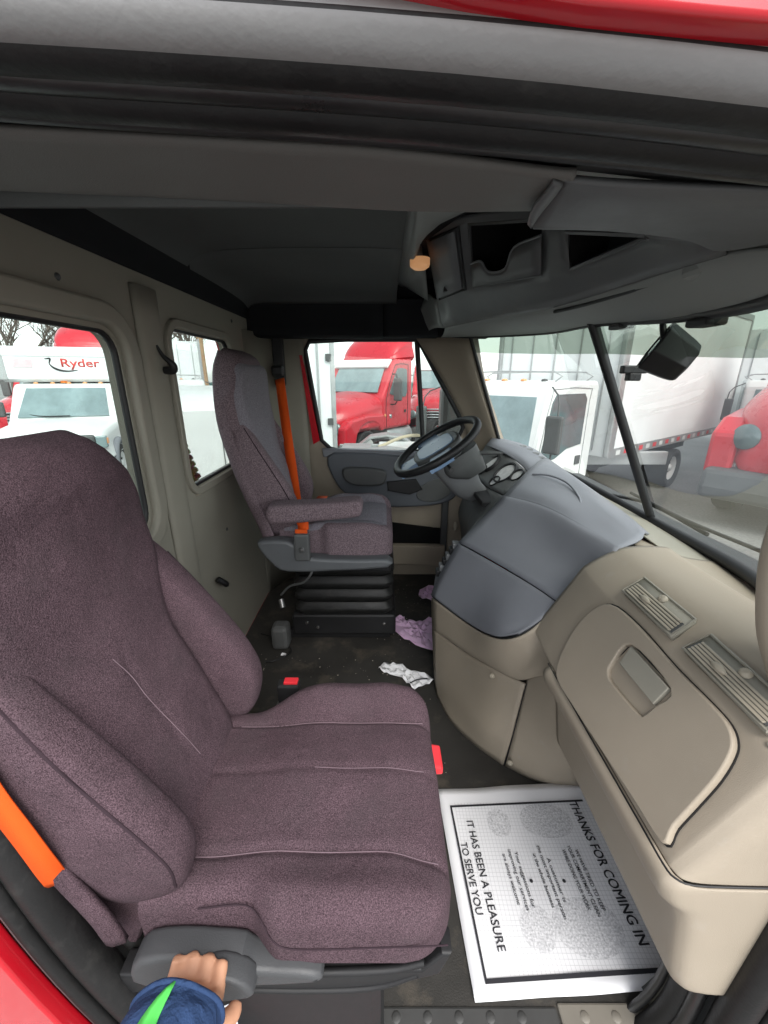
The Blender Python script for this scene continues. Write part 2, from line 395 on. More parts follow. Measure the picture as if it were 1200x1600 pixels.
# lower seat-belt bin on the wall
# headliner
xs = [(-.70, 1.44), (-.68, 1.52), (-.63, 1.585), (-.52, 1.62), (-.3, 1.635), (-.1, 1.635), (.06, 1.625)]
ys = [(.60, 1.405), (.603, 1.50), (.63, 1.57), (.72, 1.615), (.9, 1.63), (1.2, 1.635), (1.525, 1.633), (1.535, 1.628), (1.545, 1.612), (1.7, 1.61), (1.95, 1.60), (2.10, 1.585), (2.18, 1.55)]
rows = []
for x, zx in xs:
    rows.append([(x, y, min(zx, zy) - .02 * math.exp(-abs(zx - zy) * 40)) for y, zy in ys])
surf('headliner', rows, HEADL, cab, 3, 4, .01, off=1)
surf('side_header', [[(x, 2.17, 1.565), (x, 2.19, 1.53), (x, 2.20, 1.46), (x, 2.20, 1.41), (x, 2.27, 1.402)] for x in (-.70, -.62, -.3, -.005)], HEADD, cab, 3, 3, .01, off=1)
surf('side_header', [[(x, 2.172, 1.565), (x, 2.192, 1.53), (x, 2.202, 1.46), (x, 2.202, 1.41), (x, 2.27, 1.404)] for x in (.0, .1, .27)], HEADD, cab, 3, 3, .01, off=1)
surf('rear_header', [[(XB + .004, y, 1.475), (XB + .012, y, 1.52), (XB + .03, y, 1.57)] for y in (.6, 1.2, 1.8, 2.2)], HEADD, cab, 3, 3, .006)
# trim over the passenger door
surf('header_trim', [
    [P(u, v, Y=y) for u, v, y in ((-150, 195, .46), (0, 205, .46), (300, 222, .46), (600, 240, .46), (850, 270, .47), (900, 274, .47))],
    [P(u, v, Y=y) for u, v, y in ((-150, 250, .52), (0, 258, .52), (300, 272, .53), (600, 290, .53), (850, 308, .53), (880, 310, .53))],
    [P(u, v, Y=y) for u, v, y in ((-150, 290, .57), (0, 297, .57), (300, 310, .59), (640, 329, .60), (815, 330, .60), (850, 330, .6))],
    [P(u, v, Y=y) + V((0, .008, .012)) for u, v, y in ((-150, 292, .575), (0, 299, .575), (300, 312, .595), (640, 331, .605), (815, 332, .605), (850, 332, .605))],
    [P(u, v, Y=y) + V((0, .004, .05)) for u, v, y in ((-150, 292, .575), (0, 299, .575), (300, 312, .595), (640, 331, .605), (815, 332, .605), (850, 332, .605))]], HTRIM, cab, 5, 4, .006, off=1)
# door opening: rubber seals swept round it, red body side outside
OPEN = [(-.52, 1.43), (-.25, 1.42), (.05, 1.404), (.30, 1.383), (.46, 1.36), (.545, 1.28), (.575, 1.1), (.575, .8), (.558, .5), (.54, .24), (.525, .06), (.45, -.035), (.25, -.05), (.0, -.05), (-.18, -.02), (-.30, .10), (-.385, .30), (-.44, .50), (-.475, .72), (-.52, 1.0), (-.56, 1.25), (-.57, 1.38)]
def offs(d, y): 
    c = V((.0, 0, .7)); out = []
    L = len(OPEN)
    for i, (x, z) in enumerate(OPEN):
        a = V((OPEN[i - 1][0], 0, OPEN[i - 1][1])); b = V((OPEN[(i + 1) % L][0], 0, OPEN[(i + 1) % L][1]))
        t = (b - a).normalized(); nrm = V((-t.z, 0, t.x)); p = V((x, 0, z))
        if (p - c).dot(nrm) < 0: nrm = -nrm
        q = p + nrm * d * (1 - .9 * ss(1.15, 1.36, z)); out.append(V((q.x, y, q.z)))
    return out
tube('door_seal', offs(.004, .425), .019, RUB, cab, 4, True, 10, .8)
tube('door_seal', offs(-.004, .452), .008, RUBS, cab, 4, True, 8)
tube('door_seal', offs(.008, .402), .013, RUBS, cab, 4, True, 12, .8)
tube('door_jamb_seal', offs(.022, .360), .024, RUB, cab, 4, True, 12, .9)
tube('door_jamb_lip', offs(.045, .338), .010, RUB, cab, 4, True, 8)
hp = [V((x, .352, z)) for x, z in ((-.62, 1.432), (-.52, 1.43), (-.25, 1.42), (.05, 1.404), (.30, 1.383), (.44, 1.366), (.50, 1.34))]
sweep('skylit_header_seal', hp, [(.06, -.012), (.03, -.020), (.012, -.0235), (.002, -.0235), (-.006, -.020), (-.0115, -.013), (-.0145, -.004), (-.0155, .006), (-.014, .016), (-.009, .024), (.0, .029), (.03, .03)], RUBG, cab, 4, False, (0, 1, 0))  # separate seal roll over the door, sky light painted into its grey
bo = [(p.x, p.z) for p in resample([p + V((0, 0, .001 - .13 * min(0, p.x))) if p.z > 1.3 else p for p in offs(.058, 0)], 4, True)]
plate('body_side', [(-.85, -.45), (.95, -.45), (1.0, .6), (.72, 1.35), (.5, 1.62), (.3, 1.72), (-.85, 1.75)], basis((0, .322, 0), (1, 0, 0), (0, 0, 1)), REDP, cab, [bo], .008, .004)
# hidden jamb wall closing the gap between body side and interior
g1 = resample(offs(.052, .33), 4, True); g2 = resample(offs(.03, .48), 4, True); nG = len(g1)
mk('door_jamb', g1 + g2, [(i, (i + 1) % nG, (i + 1) % nG + nG, i + nG) for i in range(nG)], CHAR, cab, solid=.004)
# outer skin and added light blockers
box('roof_skin', -.85, .62, .33, 2.42, 1.70, 1.73, REDP, cab, .02)
box('outer_side_skin', -.85, -.46, 2.37, 2.40, -.45, 1.70, REDP, cab, .005)
box('outer_lower_skin', -.46, .95, 2.37, 2.40, -.45, .3, REDP, cab, .005)
plate('outer_rear_skin', [(.33, -.45), (2.40, -.45), (2.40, 1.70), (.33, 1.70)], MB_(XB - .052), REDP, cab, [ring(W1, .03), ring(W2, .03)], .006, 0)
box('roof_light_block', -.70, .70, .45, 2.36, 1.66, 1.68, HEADD, cab, .004)  # unseen board added under the roof to stop light leaks
box('front_light_block', .52, .68, .34, 2.40, 1.42, 1.70, HEADD, cab, .01)  # unseen box added behind the console to keep daylight out
box('front_light_block', .515, .70, .40, .80, 1.36, 1.425, CONSL, cab, .01)  # hidden filler added where sky leaked in beside the moulding
box('corner_light_block', -.70, .55, 2.215, 2.36, 1.398, 1.655, HEADD, cab, .005)  # dark box added to block light leaking in at the driver side
box('bulkhead', .86, .90, .335, 2.40, -.45, .70, CHAR, cab, .004)
# door front corner under the dash (passenger kick side)
surf('kick_side', [[(x, .47, z), (x + .03, .44, z), (x + .3, .43, z)] for x, z in ((.53, 0), (.56, .3), (.58, .6), (.58, .8))], BEIGED, cab, 3, 3, .006)
# driver A pillar
surf('a_pillar', [[P(650, 527, Y=2.31), P(690, 527, Y=2.27), P(731, 529, Y=2.21), P(745, 529, Y=2.26)],
    [P(690, 590, Y=2.315), P(718, 590, Y=2.27), P(747, 600, Y=2.21), P(757, 600, Y=2.26)],
    [P(724, 655, Y=2.315), P(745, 655, Y=2.27), P(768, 665, Y=2.21), P(778, 665, Y=2.26)],
    [P(735, 720, Y=2.315), P(755, 710, Y=2.27), P(785, 720, Y=2.21), P(792, 720, Y=2.26)],
    [P(725, 800, Y=2.315), P(745, 800, Y=2.27), P(780, 800, Y=2.21), P(790, 800, Y=2.26)]], BEIGE, cab, 4, 4, .008)
# passenger A pillar with its grab handle
surf('a_pillar', [[(x - .02, .47, z), (x + .02, .45, z), (x + .07, .47, z), (x + .09, .52, z + .01)] for x, z in ((.60, .78), (.565, .95), (.53, 1.1), (.49, 1.25), (.46, 1.36))], BEIGE, cab, 4, 4, .008)
tube('grab_handle', [(.575, .47, .79), (.548, .455, .83), (.512, .447, .90), (.492, .447, .99), (.494, .447, 1.08), (.505, .45, 1.16), (.53, .47, 1.2)], [.02, .024, .027, .028, .028, .026, .022], BEIGE, cab, 5)

# =================================================================== WINDSHIELD
wst = [P(700, 527, Y=2.3), P(735, 527, Y=2.2), P(850, 521, Y=1.75), P(930, 508, Y=1.33), P(1060, 500, Y=.95), V((.56, .65, 1.30)), V((.49, .5, 1.31))]
wsb = [V((.60, 2.3, .86)), V((.64, 2.2, .84)), P(880, 737, Y=1.85), P(1020, 812, Y=1.33), P(1175, 897, Y=.88), V((.78, .62, .755)), V((.66, .49, .77))]
wst = resample(wst, 3); wsb = resample(wsb, 3)
ws = thing('windshield', (.8, 1.33, .72), 'two-piece windshield with black centre strip and black rubber gasket', 'windshield')
def wsp(i, t): return wst[i].lerp(wsb[i], t)
half = 9
band = lambda i: .16 if i >= half else .0
for nm, a, b in (('windshield_glass', 0, half), ('windshield_glass', half, len(wst) - 1)):
    surf(nm, [[wsp(i, .13 + (1 - .13) * t) for i in range(a, b + 1)] for t in (0, .33, .66, 1)], WGLASS, ws, 1, 2, 0)
    surf('tint_band', [[wsp(i, .13 * t) for i in range(a, b + 1)] for t in (0, .5, 1)], TINT, ws, 1, 2, 0)
dv = [wsp(half, t) + V((-.006, 0, .002)) for t in (-.02, .3, .6, .99)]
tube('centre_strip', dv, [.017, .015, .015, .014], GASKET, ws, 3, False, 8)
tube('lower_gasket', [p + V((-.012, 0, .0)) for p in wsb], .017, GASKET, ws, 2, False, 8)
tube('upper_gasket', [p + V((-.002, 0, .006)) for p in wst], .012, GASKET, ws, 2, False, 8)
tube('side_gasket', [wsp(3, t) for t in (0, .5, 1)], .009, GASKET, ws, 3)
# cowl and wiper outside
cw = thing('wiper', (1.0, 1.1, .70), 'black windshield wiper resting on the cowl', 'wiper')
tube('wiper_arm', [(1.02, 1.75, .70), (1.0, 1.45, .75), (.99, 1.15, .745)], .007, BLACK, cw)
tube('wiper_blade', [(.985, 1.55, .765), (.99, 1.25, .757), (.975, .95, .775)], .006, BLACK, cw)
box('cowl', .93, 1.12, .45, 2.25, .60, .69, CHAR, cab, .02)

# =================================================================== OVERHEAD CONSOLE
oc = thing('overhead_console', (.4, 1.3, 1.38), 'grey overhead console with open cubbies above the windshield', 'console')
edge_b = [(688, 505, 1.98), (770, 492, 1.62), (860, 475, 1.25), (1000, 430, .90), (1130, 390, .66)]
mid_b = [(680, 440, 1.80), (745, 430, 1.50), (850, 415, 1.20), (985, 385, .88), (1120, 374, .66)]
top_b = [(668, 372, 1.58), (738, 338, 1.36), (850, 325, 1.13), (985, 340, .86), (1110, 352, .66)]
top_c = [(655, 330, 1.45), (735, 310, 1.30), (850, 300, 1.1), (985, 320, .84), (1110, 340, .66)]
bot = [P(u, v, Y=y) for u, v, y in edge_b]; mid = [P(u, v, Y=y) for u, v, y in mid_b]; top = [P(u, v, Y=y) for u, v, y in top_b]; tpc = [P(u, v, Y=y) for u, v, y in top_c]
def lin(a, b, n): return [a.lerp(b, k / n) for k in range(n + 1)]
# rear face: columns chosen so that the cubbies are whole cells
cu_ = [(690, 2.0), (735, 1.55), (850, 1.22), (888, 1.14), (1010, .88), (1130, .66)]
rowT = [P(660, 350, Y=1.62), P(733, 335, Y=1.40), P(850, 318, Y=1.14), P(885, 318, Y=1.08), P(1000, 330, Y=.85), P(1130, 350, Y=.64)]
row0 = [P(668, 378, Y=1.66), P(733, 350, Y=1.42), P(850, 342, Y=1.14), P(886, 362, Y=1.07), P(1010, 366, Y=.85), P(1130, 372, Y=.645)]
row1 = [P(684, 470, Y=1.86), P(742, 447, Y=1.58), P(848, 428, Y=1.20), P(893, 420, Y=1.10), P(1015, 369, Y=.855), P(1132, 378, Y=.65)]
row2 = [P(690, 503, Y=1.97), P(755, 485, Y=1.66), P(855, 468, Y=1.25), P(905, 455, Y=1.13), P(1015, 418, Y=.89), P(1135, 386, Y=.655)]
row3 = [P(695, 511, Y=2.02), P(762, 497, Y=1.70), P(862, 480, Y=1.29), P(910, 466, Y=1.16), P(1020, 430, Y=.92), P(1138, 394, Y=.67)]
def linsurf(name, rows, m, parent, n, holes=(), solid=.006, off=-1):
    out = []
    for r in rows:
        rr = []
        for i in range(len(r) - 1): rr += [r[i].lerp(r[i + 1], k / n) for k in range(n)]
        out.append(rr + [r[-1]])
    g = []
    for i in range(len(out) - 1): g += [[a.lerp(b, k / n) for a, b in zip(out[i], out[i + 1])] for k in range(n)]
    g.append(out[-1]); wd = len(g[0]); fs = []
    for i in range(len(g) - 1):
        for j in range(wd - 1):
            if (i // n, j // n) in holes: continue
            fs.append((i * wd + j, i * wd + j + 1, (i + 1) * wd + j + 1, (i + 1) * wd + j))
    me = bpy.data.meshes.new(name); me.from_pydata([tuple(p) for r in g for p in r], [], fs); o = link(name, me, m, parent)
    if solid: x = o.modifiers.new('t', 'SOLIDIFY'); x.thickness = solid; x.offset = off
    autosmooth(me, 50); return o
linsurf('rear_face', [rowT, row0, row1, row2, row3], CONS, oc, 3, {(1, 1), (1, 3)}, .004)
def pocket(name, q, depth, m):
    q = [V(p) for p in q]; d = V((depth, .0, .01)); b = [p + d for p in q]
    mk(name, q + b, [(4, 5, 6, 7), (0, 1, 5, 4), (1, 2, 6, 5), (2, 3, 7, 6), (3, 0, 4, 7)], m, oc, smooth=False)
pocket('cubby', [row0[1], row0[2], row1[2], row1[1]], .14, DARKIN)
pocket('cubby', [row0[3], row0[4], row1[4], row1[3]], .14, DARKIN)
def rim(q, r=.006): tube('cubby_rim', [V(p) for p in q], r, CONS, oc, 1, True, 6)
rim([row0[1], row0[2], row1[2], row1[1]]); rim([row0[3], row0[4], row1[4], row1[3]])
# pocket lip: low front wall with a scooped edge
lip = [row1[1], row1[1].lerp(row1[2], .5), row1[2]]
lt = [row0[1].lerp(row1[1], .62), row0[1].lerp(row1[1], .60).lerp(row0[2].lerp(row1[2], .60), .18), (row0[1].lerp(row1[1], .80)).lerp(row0[2].lerp(row1[2], .80), .3), (row0[1].lerp(row1[1], .80)).lerp(row0[2].lerp(row1[2], .80), .55), (row0[1].lerp(row1[1], .45)).lerp(row0[2].lerp(row1[2], .45), .68), row0[2].lerp(row1[2], .30)]
lb = [row1[1].lerp(row1[2], t) for t in (0, .18, .3, .55, .68, 1)]
surf('pocket_lip', [[p + V((-.004, -.003, 0)) for p in lt], [p + V((-.004, -.003, 0)) for p in lb]], CONS, oc, 3, 3, .006)
# flap door at the driver end
fl = [row0[0], row0[1], row1[1], row1[0]]
fc_ = sum(fl, V()) / 4
surf('flap_door', [[fl[0].lerp(fl[1], .12).lerp(fc_, .06) + V((-.012, -.004, 0)), fl[0].lerp(fl[1], .8).lerp(fc_, .06) + V((-.012, -.004, 0))], [fl[3].lerp(fl[2], .12).lerp(fc_, .06) + V((-.012, -.004, 0)), fl[3].lerp(fl[2], .8).lerp(fc_, .06) + V((-.012, -.004, 0))]], GREYM, oc, 3, 3, .008)
tube('flap_gap', [p.lerp(fc_, -.02) + V((-.007, -.003, 0)) for p in (fl[0].lerp(fl[1], .12), fl[0].lerp(fl[1], .82), fl[3].lerp(fl[2], .82), fl[3].lerp(fl[2], .12))], .004, GASKET, oc, 1, True, 6)
q = fl[3].lerp(fl[2], .35).lerp(fc_, .25) + V((-.016, -.006, 0))
box('flap_latch', q.x - .008, q.x + .008, q.y - .014, q.y + .014, q.z - .010, q.z + .010, GASKET, oc, .003)
tube('lip_edge', [p + V((-.008, -.004, .001)) for p in lt], .0035, GREYM, oc, 4)
# ceiling-side cove, dome lamp
surf('cove', [[V((.05, y, 1.625)), V((.08, y, 1.612)), V((.11, y - .02, 1.60)), q] for y, q in ((2.15, P(668, 470, Y=1.98)), (1.95, P(664, 420, Y=1.80)), (1.62, rowT[0]), (1.4, rowT[1] + V((-.02, 0, .01))), (1.15, rowT[2] + V((-.02, 0, .01))), (.88, rowT[4] + V((-.02, 0, .01))), (.65, rowT[5] + V((-.05, 0, .02))))], CONSL, oc, 4, 3, .006)
LENS = mat('lit_amber_lens', (.85, .45, .22), .3, spec=.6); LENS.node_tree.nodes['Principled BSDF'].inputs['Emission Color'].default_value = (1, .5, .22, 1); LENS.node_tree.nodes['Principled BSDF'].inputs['Emission Strength'].default_value = .09
dl = P(656, 414, Z=1.585)
lathe('dome_lamp', [(.0001, -.016), (.022, -.014), (.034, -.006), (.036, .0), (.036, .02)], axisM(dl, (0, 0, 1)), LENS, oc, 20)
# underside to the windshield
und = [p + V((0, 0, -.002)) for p in row3]
wl = [P(690, 527, Y=2.28), P(735, 525, Y=2.16), P(850, 519, Y=1.73), P(930, 506, Y=1.33), P(1060, 497, Y=.95), V((.565, .63, 1.305)), V((.50, .47, 1.315))]
sl = [row3[0], row3[1], row3[2], row3[3], row3[4], row3[5], P(1290, 385, Y=.55)]
surf('underside', [sl, [a.lerp(b, .12) + V((0, 0, -.012)) for a, b in zip(sl, wl)], [a.lerp(b, .55) + V((0, 0, -.014)) for a, b in zip(sl, wl)], [b + V((-.006, 0, -.004)) for b in wl]], CONSL, oc, 4, 4, .006, off=1)
surf('console_end', [[row3[0], P(680, 512, Y=2.14), P(660, 522, Y=2.26)], [row2[0], P(672, 490, Y=2.14), P(655, 515, Y=2.26)], [row1[0], P(668, 460, Y=2.1), P(652, 500, Y=2.24)]], CONSL, oc, 3, 3, .006)
tube('visor_gap', [row3[2].lerp(row3[3], .0) + V((.01, 0, -.012)), row3[3] + V((.012, 0, -.014)), row3[4] + V((.012, 0, -.014)), row3[5] + V((.012, 0, -.012))], .005, GASKET, oc, 4)
# sun visor hinges
for u, v, y in ((912, 497, 1.36), (965, 512, 1.2), (1095, 507, .85)):
    box('visor_bracket', *(lambda p: (p.x - .012, p.x + .03, p.y - .03, p.y + .03, p.z - .004, p.z + .012))(P(u, v, Y=y)), BLACK, oc, .005)
# near front corner moulding
fm = thing('header_moulding', (.3, .55, 1.35), 'grey curved moulding above the passenger side of windshield', 'trim')
surf('moulding_shell', [
    [P(880, 283, Y=.485), P(950, 288, Y=.475), P(1050, 292, Y=.47), P(1200, 298, Y=.465), P(1350, 310, Y=.46)],
    [P(868, 300, Y=.51), P(950, 315, Y=.50), P(1050, 318, Y=.49), P(1200, 320, Y=.48), P(1350, 330, Y=.47)],
    [P(845, 330, Y=.55), P(950, 340, Y=.545), P(1060, 345, Y=.535), P(1200, 338, Y=.50), P(1350, 345, Y=.48)],
    [P(832, 352, Y=.585), P(950, 357, Y=.585), P(1070, 368, Y=.59), P(1130, 388, Y=.62), P(1250, 365, Y=.53)],
    [P(836, 358, Y=.60), P(950, 361, Y=.605), P(1065, 374, Y=.62), P(1130, 392, Y=.645), P(1260, 370, Y=.55)],
    [P(850, 345, Y=.64), P(955, 350, Y=.65), P(1060, 365, Y=.665), P(1130, 385, Y=.67), P(1270, 368, Y=.58)]], CONS, fm, 5, 5, .006, off=1)
surf('moulding_end', [[P(880, 283, Y=.485), P(868, 300, Y=.51), P(845, 330, Y=.55), P(832, 352, Y=.585)], [P(865, 278, Y=.48), P(853, 296, Y=.5), P(832, 322, Y=.54), P(826, 345, Y=.58)]], CONS, fm, 3, 2, .004)

# =================================================================== DASHBOARD
da = thing('dashboard', (.5, 1.1, .3), 'beige and slate two-tone dashboard wrapping from glove box to driver', 'dashboard')
PROF = [(.418, .520), (.421, .530), (.455, .588), (.488, .645), (.520, .702), (.533, .718), (.56, .738), (.595, .758), (.63, .772), (.68, .776), (.742, .772), (.765, .757), (.80, .742), (.90, .728)]
def dsh(y, dx, dz=0, db=None): return [V((x + dx + ((dx if db is None else db) - dx) * max(0, 1 - i / 4), y, z + dz)) for i, (x, z) in enumerate(PROF)]
rows = [dsh(.372, .17, -.0), dsh(.374, .10, -.0, .058), dsh(.379, .045, 0, .013), dsh(.393, .013, 0, .0015), dsh(.418, 0), dsh(.55, 0), dsh(.70, 0), dsh(.85, 0), dsh(.93, .004), dsh(.99, .012)]
surf('upper_panel', [list(r) for r in rows], BEIGE, da, 3, 4, .004, auto=60)
surf('top_filler', [[V((x + .012, y, z - .005 - (y - .96) * .10)) for x, z in PROF[9:]] for y in (.96, 1.05, 1.15)], BEIGE, da, 3, 3, .004)
# glove door (plane through the face)
gp0 = V((.4695, .6, .6165)); gn = V((-.17, 0, .1)).normalized(); gn = V((-.173, 0, .099)).normalized()
GL = [(958, 944), (1000, 976), (1060, 1043), (1115, 1098), (1145, 1132), (1156, 1160), (1152, 1185), (1130, 1222), (1095, 1262), (1062, 1298), (1043, 1324), (1000, 1260), (950, 1184), (905, 1115), (874, 1064), (876, 1034), (897, 990), (925, 957)]
def grow(pl, k):
    cx = sum(p[0] for p in pl) / len(pl); cy = sum(p[1] for p in pl) / len(pl)
    return [(cx + (a - cx) * k, cy + (b - cy) * k) for a, b in pl]
plate_px('glove_box_gap', GL, gp0, gn, GASKET, da, .0012, 0, .0008, 4)
gd = plate_px('glove_box_door', grow(GL, .982), gp0, gn, BEIGE, da, .0045, .003, .005, 4, holes=[[(992, 1010), (1055, 1080), (1030, 1108), (1016, 1120), (1004, 1118), (964, 1072), (957, 1055), (962, 1040)]])
plate_px('handle_pan', [(990, 1008), (1057, 1080), (1030, 1110), (1016, 1123), (1003, 1120), (962, 1073), (955, 1055), (960, 1038)], gp0, gn, BEIGE, gd, .0006, 0, .0028)
plate_px('handle_lever', [(993, 1013), (1053, 1079), (1028, 1104), (974, 1040)], gp0, gn, BEIGED, gd, .003, .002, .0075)
plate_px('label_plate', [(952, 1078), (957, 1074), (987, 1122), (980, 1130)], gp0, gn, BEIGED, gd, .001, .0005, .0108)
# seam between centre and passenger panels
tube('panel_seam', [V((.496, .995, .60)), P(903, 972, Y=.905) + V((-.004, 0, 0)), P(897, 990, Y=.86) + V((-.004, 0, 0))], .0022, GASKET, da)
# air vents
def vent(px, idx):
    vp0 = V((.595, .7, .7615)); vn = V((-.49, 0, 1)).normalized()
    q = [PP(u, v, vp0, vn) for u, v in px]   # far-low, far-high, near-high, near-low
    fr = linsurf('vent', [[q[0], q[1]], [q[3], q[2]]], BEIGEL if False else BEIGED, da, 2, (), .012, 0)
    tube('vent_frame', [p + vn * .006 for p in q], .0028, BEIGED, fr, 1, True, 6)
    plq = [q[0].lerp(q[1], .06), q[0].lerp(q[1], .62), q[3].lerp(q[2], .62), q[3].lerp(q[2], .06)]
    mk('vent_recess', [p.lerp(sum(plq, V()) / 4, .06) + vn * .0075 for p in plq], [(0, 1, 2, 3)], CHAR, fr, False, solid=.001)
    for k in range(5):
        t = .10 + .118 * k
        a = q[0].lerp(q[1], t).lerp(q[3].lerp(q[2], t), .06) + vn * .010; b = q[0].lerp(q[1], t).lerp(q[3].lerp(q[2], t), .94) + vn * .010
        tube('vent_slat', [a, b], .0032, BEIGEL, fr, 1, False, 6, .6)
    mid_ = q[0].lerp(q[1], .30).lerp(q[3].lerp(q[2], .30), .38) + vn * .013
    dirv = (q[3] - q[0]).normalized()
    tube('vent_tab', [mid_ - dirv * .016, mid_, mid_ + dirv * .016], [.002, .007, .002], BEIGEL, fr, 2)
    kn = q[0].lerp(q[1], .80).lerp(q[3].lerp(q[2], .80), .5) + vn * .007
    lathe('vent_knob', [(.0001, .008), (.006, .007), (.009, .003), (.010, 0)], axisM(kn, vn), BEIGEL, fr, 14)
vent([(974, 926), (1008, 906), (1088, 972), (1050, 998)], 0)
vent([(1068, 1016), (1112, 996), (1262, 1130), (1200, 1148)], 1)
lathe('trim_screw', [(.0001, .003), (.005, .002), (.006, 0)], axisM(V((.534, .425, .72)), (-.6, 0, .8)), BEIGED, da, 10)
# centre console: upper slate panel, lower slate panel, beige skirt
UP = [[(786, 776, 1.52), (850, 793, 1.335), (925, 832, 1.11), (968, 858, .99)],
      [(780, 784, 1.49), (846, 803, 1.315), (921, 845, 1.085), (960, 868, .982)],
      [(750, 815, 1.475), (820, 845, 1.29), (893, 888, 1.08), (925, 901, .985)],
      [(718, 848, 1.465), (772, 878, 1.28), (832, 914, 1.10), (877, 944, .995)]]
pm = lambda g: [[P(u, v, Y=y) for u, v, y in r] for r in g]
surf('centre_panel', pm(UP), GREY, da, 6, 6, .006)
LO = [[(717, 849, 1.4645), (771.5, 879.5, 1.28), (831.5, 915.5, 1.10), (876, 946, .995)],
      [(697, 884, 1.462), (748, 920, 1.27), (803, 950, 1.08), (857, 961, .99)],
      [(682, 912, 1.458), (734, 953, 1.26), (785, 977, 1.06), (835, 978, .985)],
      [(675, 930, 1.45), (730, 971, 1.25), (775, 994, 1.06), (812, 991, .985)]]
surf('lower_panel', pm(LO), GREY, da, 6, 6, .006)
tube('panel_seam', [P(u, v, Y=y - .0015) for u, v, y in ((716, 849, 1.463), (771, 880, 1.278), (831, 916, 1.098), (876, 946, .993))], .0009, GASKET, da)
tube('panel_seam', [P(u, v, Y=y - .002) for u, v, y in ((964, 862, .986), (925, 902, .983), (877, 945, .993), (852, 965, .988), (812, 992, .983), (775, 995, 1.058), (730, 972, 1.248), (675, 932, 1.448))], .0016, GASKET, da)
SK = [[(676, 934, 1.448), (730, 974, 1.249), (775, 997, 1.058), (815, 992, .984), (850, 966, .988), (877, 946, .993), (908, 968, .90)],
      [(676, 956, 1.435), (727, 993, 1.245), (775, 1018, 1.06), (818, 1018, .985), (848, 1000, .96), (872, 990, .93), (892, 996, .86)],
      [(677, 976, 1.42), (725, 1009, 1.24), (775, 1036, 1.07), (812, 1050, .995), (840, 1038, .94), (862, 1034, .89), (876, 1040, .82)],
      [(677, 981, 1.425), (725, 1015, 1.25), (774, 1043, 1.08), (810, 1060, 1.005), (838, 1056, .95), (856, 1056, .89), (873, 1062, .82)]]
surf('skirt_upper', pm(SK), BEIGE, da, 5, 5, .006)
KI = [[P(u, v, Y=y) for u, v, y in ((677, 982, 1.43), (725, 1016, 1.255), (774, 1044, 1.085), (822, 1068, .985))],
      [P(678, 1010, Y=1.40), P(714, 1050, Y=1.24), P(765, 1090, Y=1.06), P(812, 1105, Y=.975)],
      [P(680, 1050, Y=1.35), P(708, 1090, Y=1.2), P(755, 1130, Y=1.04), P(800, 1150, Y=.975)],
      [P(684, 1086, Z=.0), P(706, 1126, Z=.0), P(745, 1164, Z=.0), P(787, 1194, Z=.0)]]
surf('skirt_lower', KI, BEIGE, da, 6, 5, .006)
KJ = [[P(825, 1050, Y=1.0), P(848, 1035, Y=.955), P(870, 1030, Y=.90)], [P(825, 1069, Y=.983), P(845, 1062, Y=.93), P(868, 1066, Y=.85)], [P(815, 1106, Y=.973), P(845, 1110, Y=.91), P(880, 1120, Y=.83)],
      [P(803, 1150, Y=.973), P(845, 1165, Y=.91), P(890, 1175, Y=.83)], [P(790, 1195, Z=.0), P(845, 1221, Z=.0), P(905, 1227, Z=.0)]]
surf('skirt_side', KJ, BEIGE, da, 6, 5, .006)
tube('panel_seam', [P(823, 1068, Y=.981), P(813, 1106, Y=.971), P(801, 1150, Y=.97), P(788, 1195, Z=.004)], .0018, GASKET, da)
for u, v, y in ((769, 1056, 1.065), (817, 1128, .962), (797, 1192, .958), (868, 1073, .83)):
    q = P(u, v, Y=y); lathe('trim_screw', [(.0001, .005), (.007, .004), (.009, .0)], axisM(q, (-.6, -.8, .1)), BEIGEL, da, 12)
# top of the dash (slate) with an oval tray
TOP = [[P(786, 776, Y=1.52), P(850, 793, Y=1.335), P(925, 832, Y=1.11), P(968, 858, Y=.99)],
       [P(800, 760, Y=1.56), P(862, 778, Y=1.37), P(935, 822, Y=1.14), P(980, 852, Y=1.01)],
       [P(822, 738, Y=1.66), P(880, 762, Y=1.45), P(945, 808, Y=1.18), P(995, 846, Y=1.03)],
       [P(840, 722, Y=1.78), P(893, 752, Y=1.52), P(955, 800, Y=1.21), P(1004, 840, Y=1.05)],
       [P(850, 716, Y=1.92), P(898, 746, Y=1.60), P(965, 796, Y=1.27), P(1008, 832, Y=1.08)],
       [P(856, 716, Y=2.0), P(908, 752, Y=1.66), P(975, 800, Y=1.33), P(1015, 834, Y=1.12)]]
surf('dash_top', TOP, GREY, da, 6, 5, .006)
tube('tray_edge', [P(u, v, Y=y) + V((0, 0, .003)) for u, v, y in ((832, 742, 1.62), (858, 744, 1.56), (885, 755, 1.47), (903, 775, 1.36), (906, 792, 1.29), (893, 800, 1.28), (872, 795, 1.33))], .004, GREY, da, 5)
surf('defrost_strip', [[V((.745, .95, .764)), V((.768, .95, .752)), V((.80, .96, .739)), V((.92, .96, .724))], [V((.75, 1.4, .785)), V((.80, 1.4, .76)), V((.86, 1.4, .745)), V((.95, 1.4, .725))], [V((.74, 1.8, .80)), V((.78, 1.8, .78)), V((.82, 1.82, .77)), V((.86, 1.84, .775))]], BEIGED, da, 4, 4, .004)
box('dash_core', .60, .86, .45, 2.25, .30, .70, BLACK, da, .02)
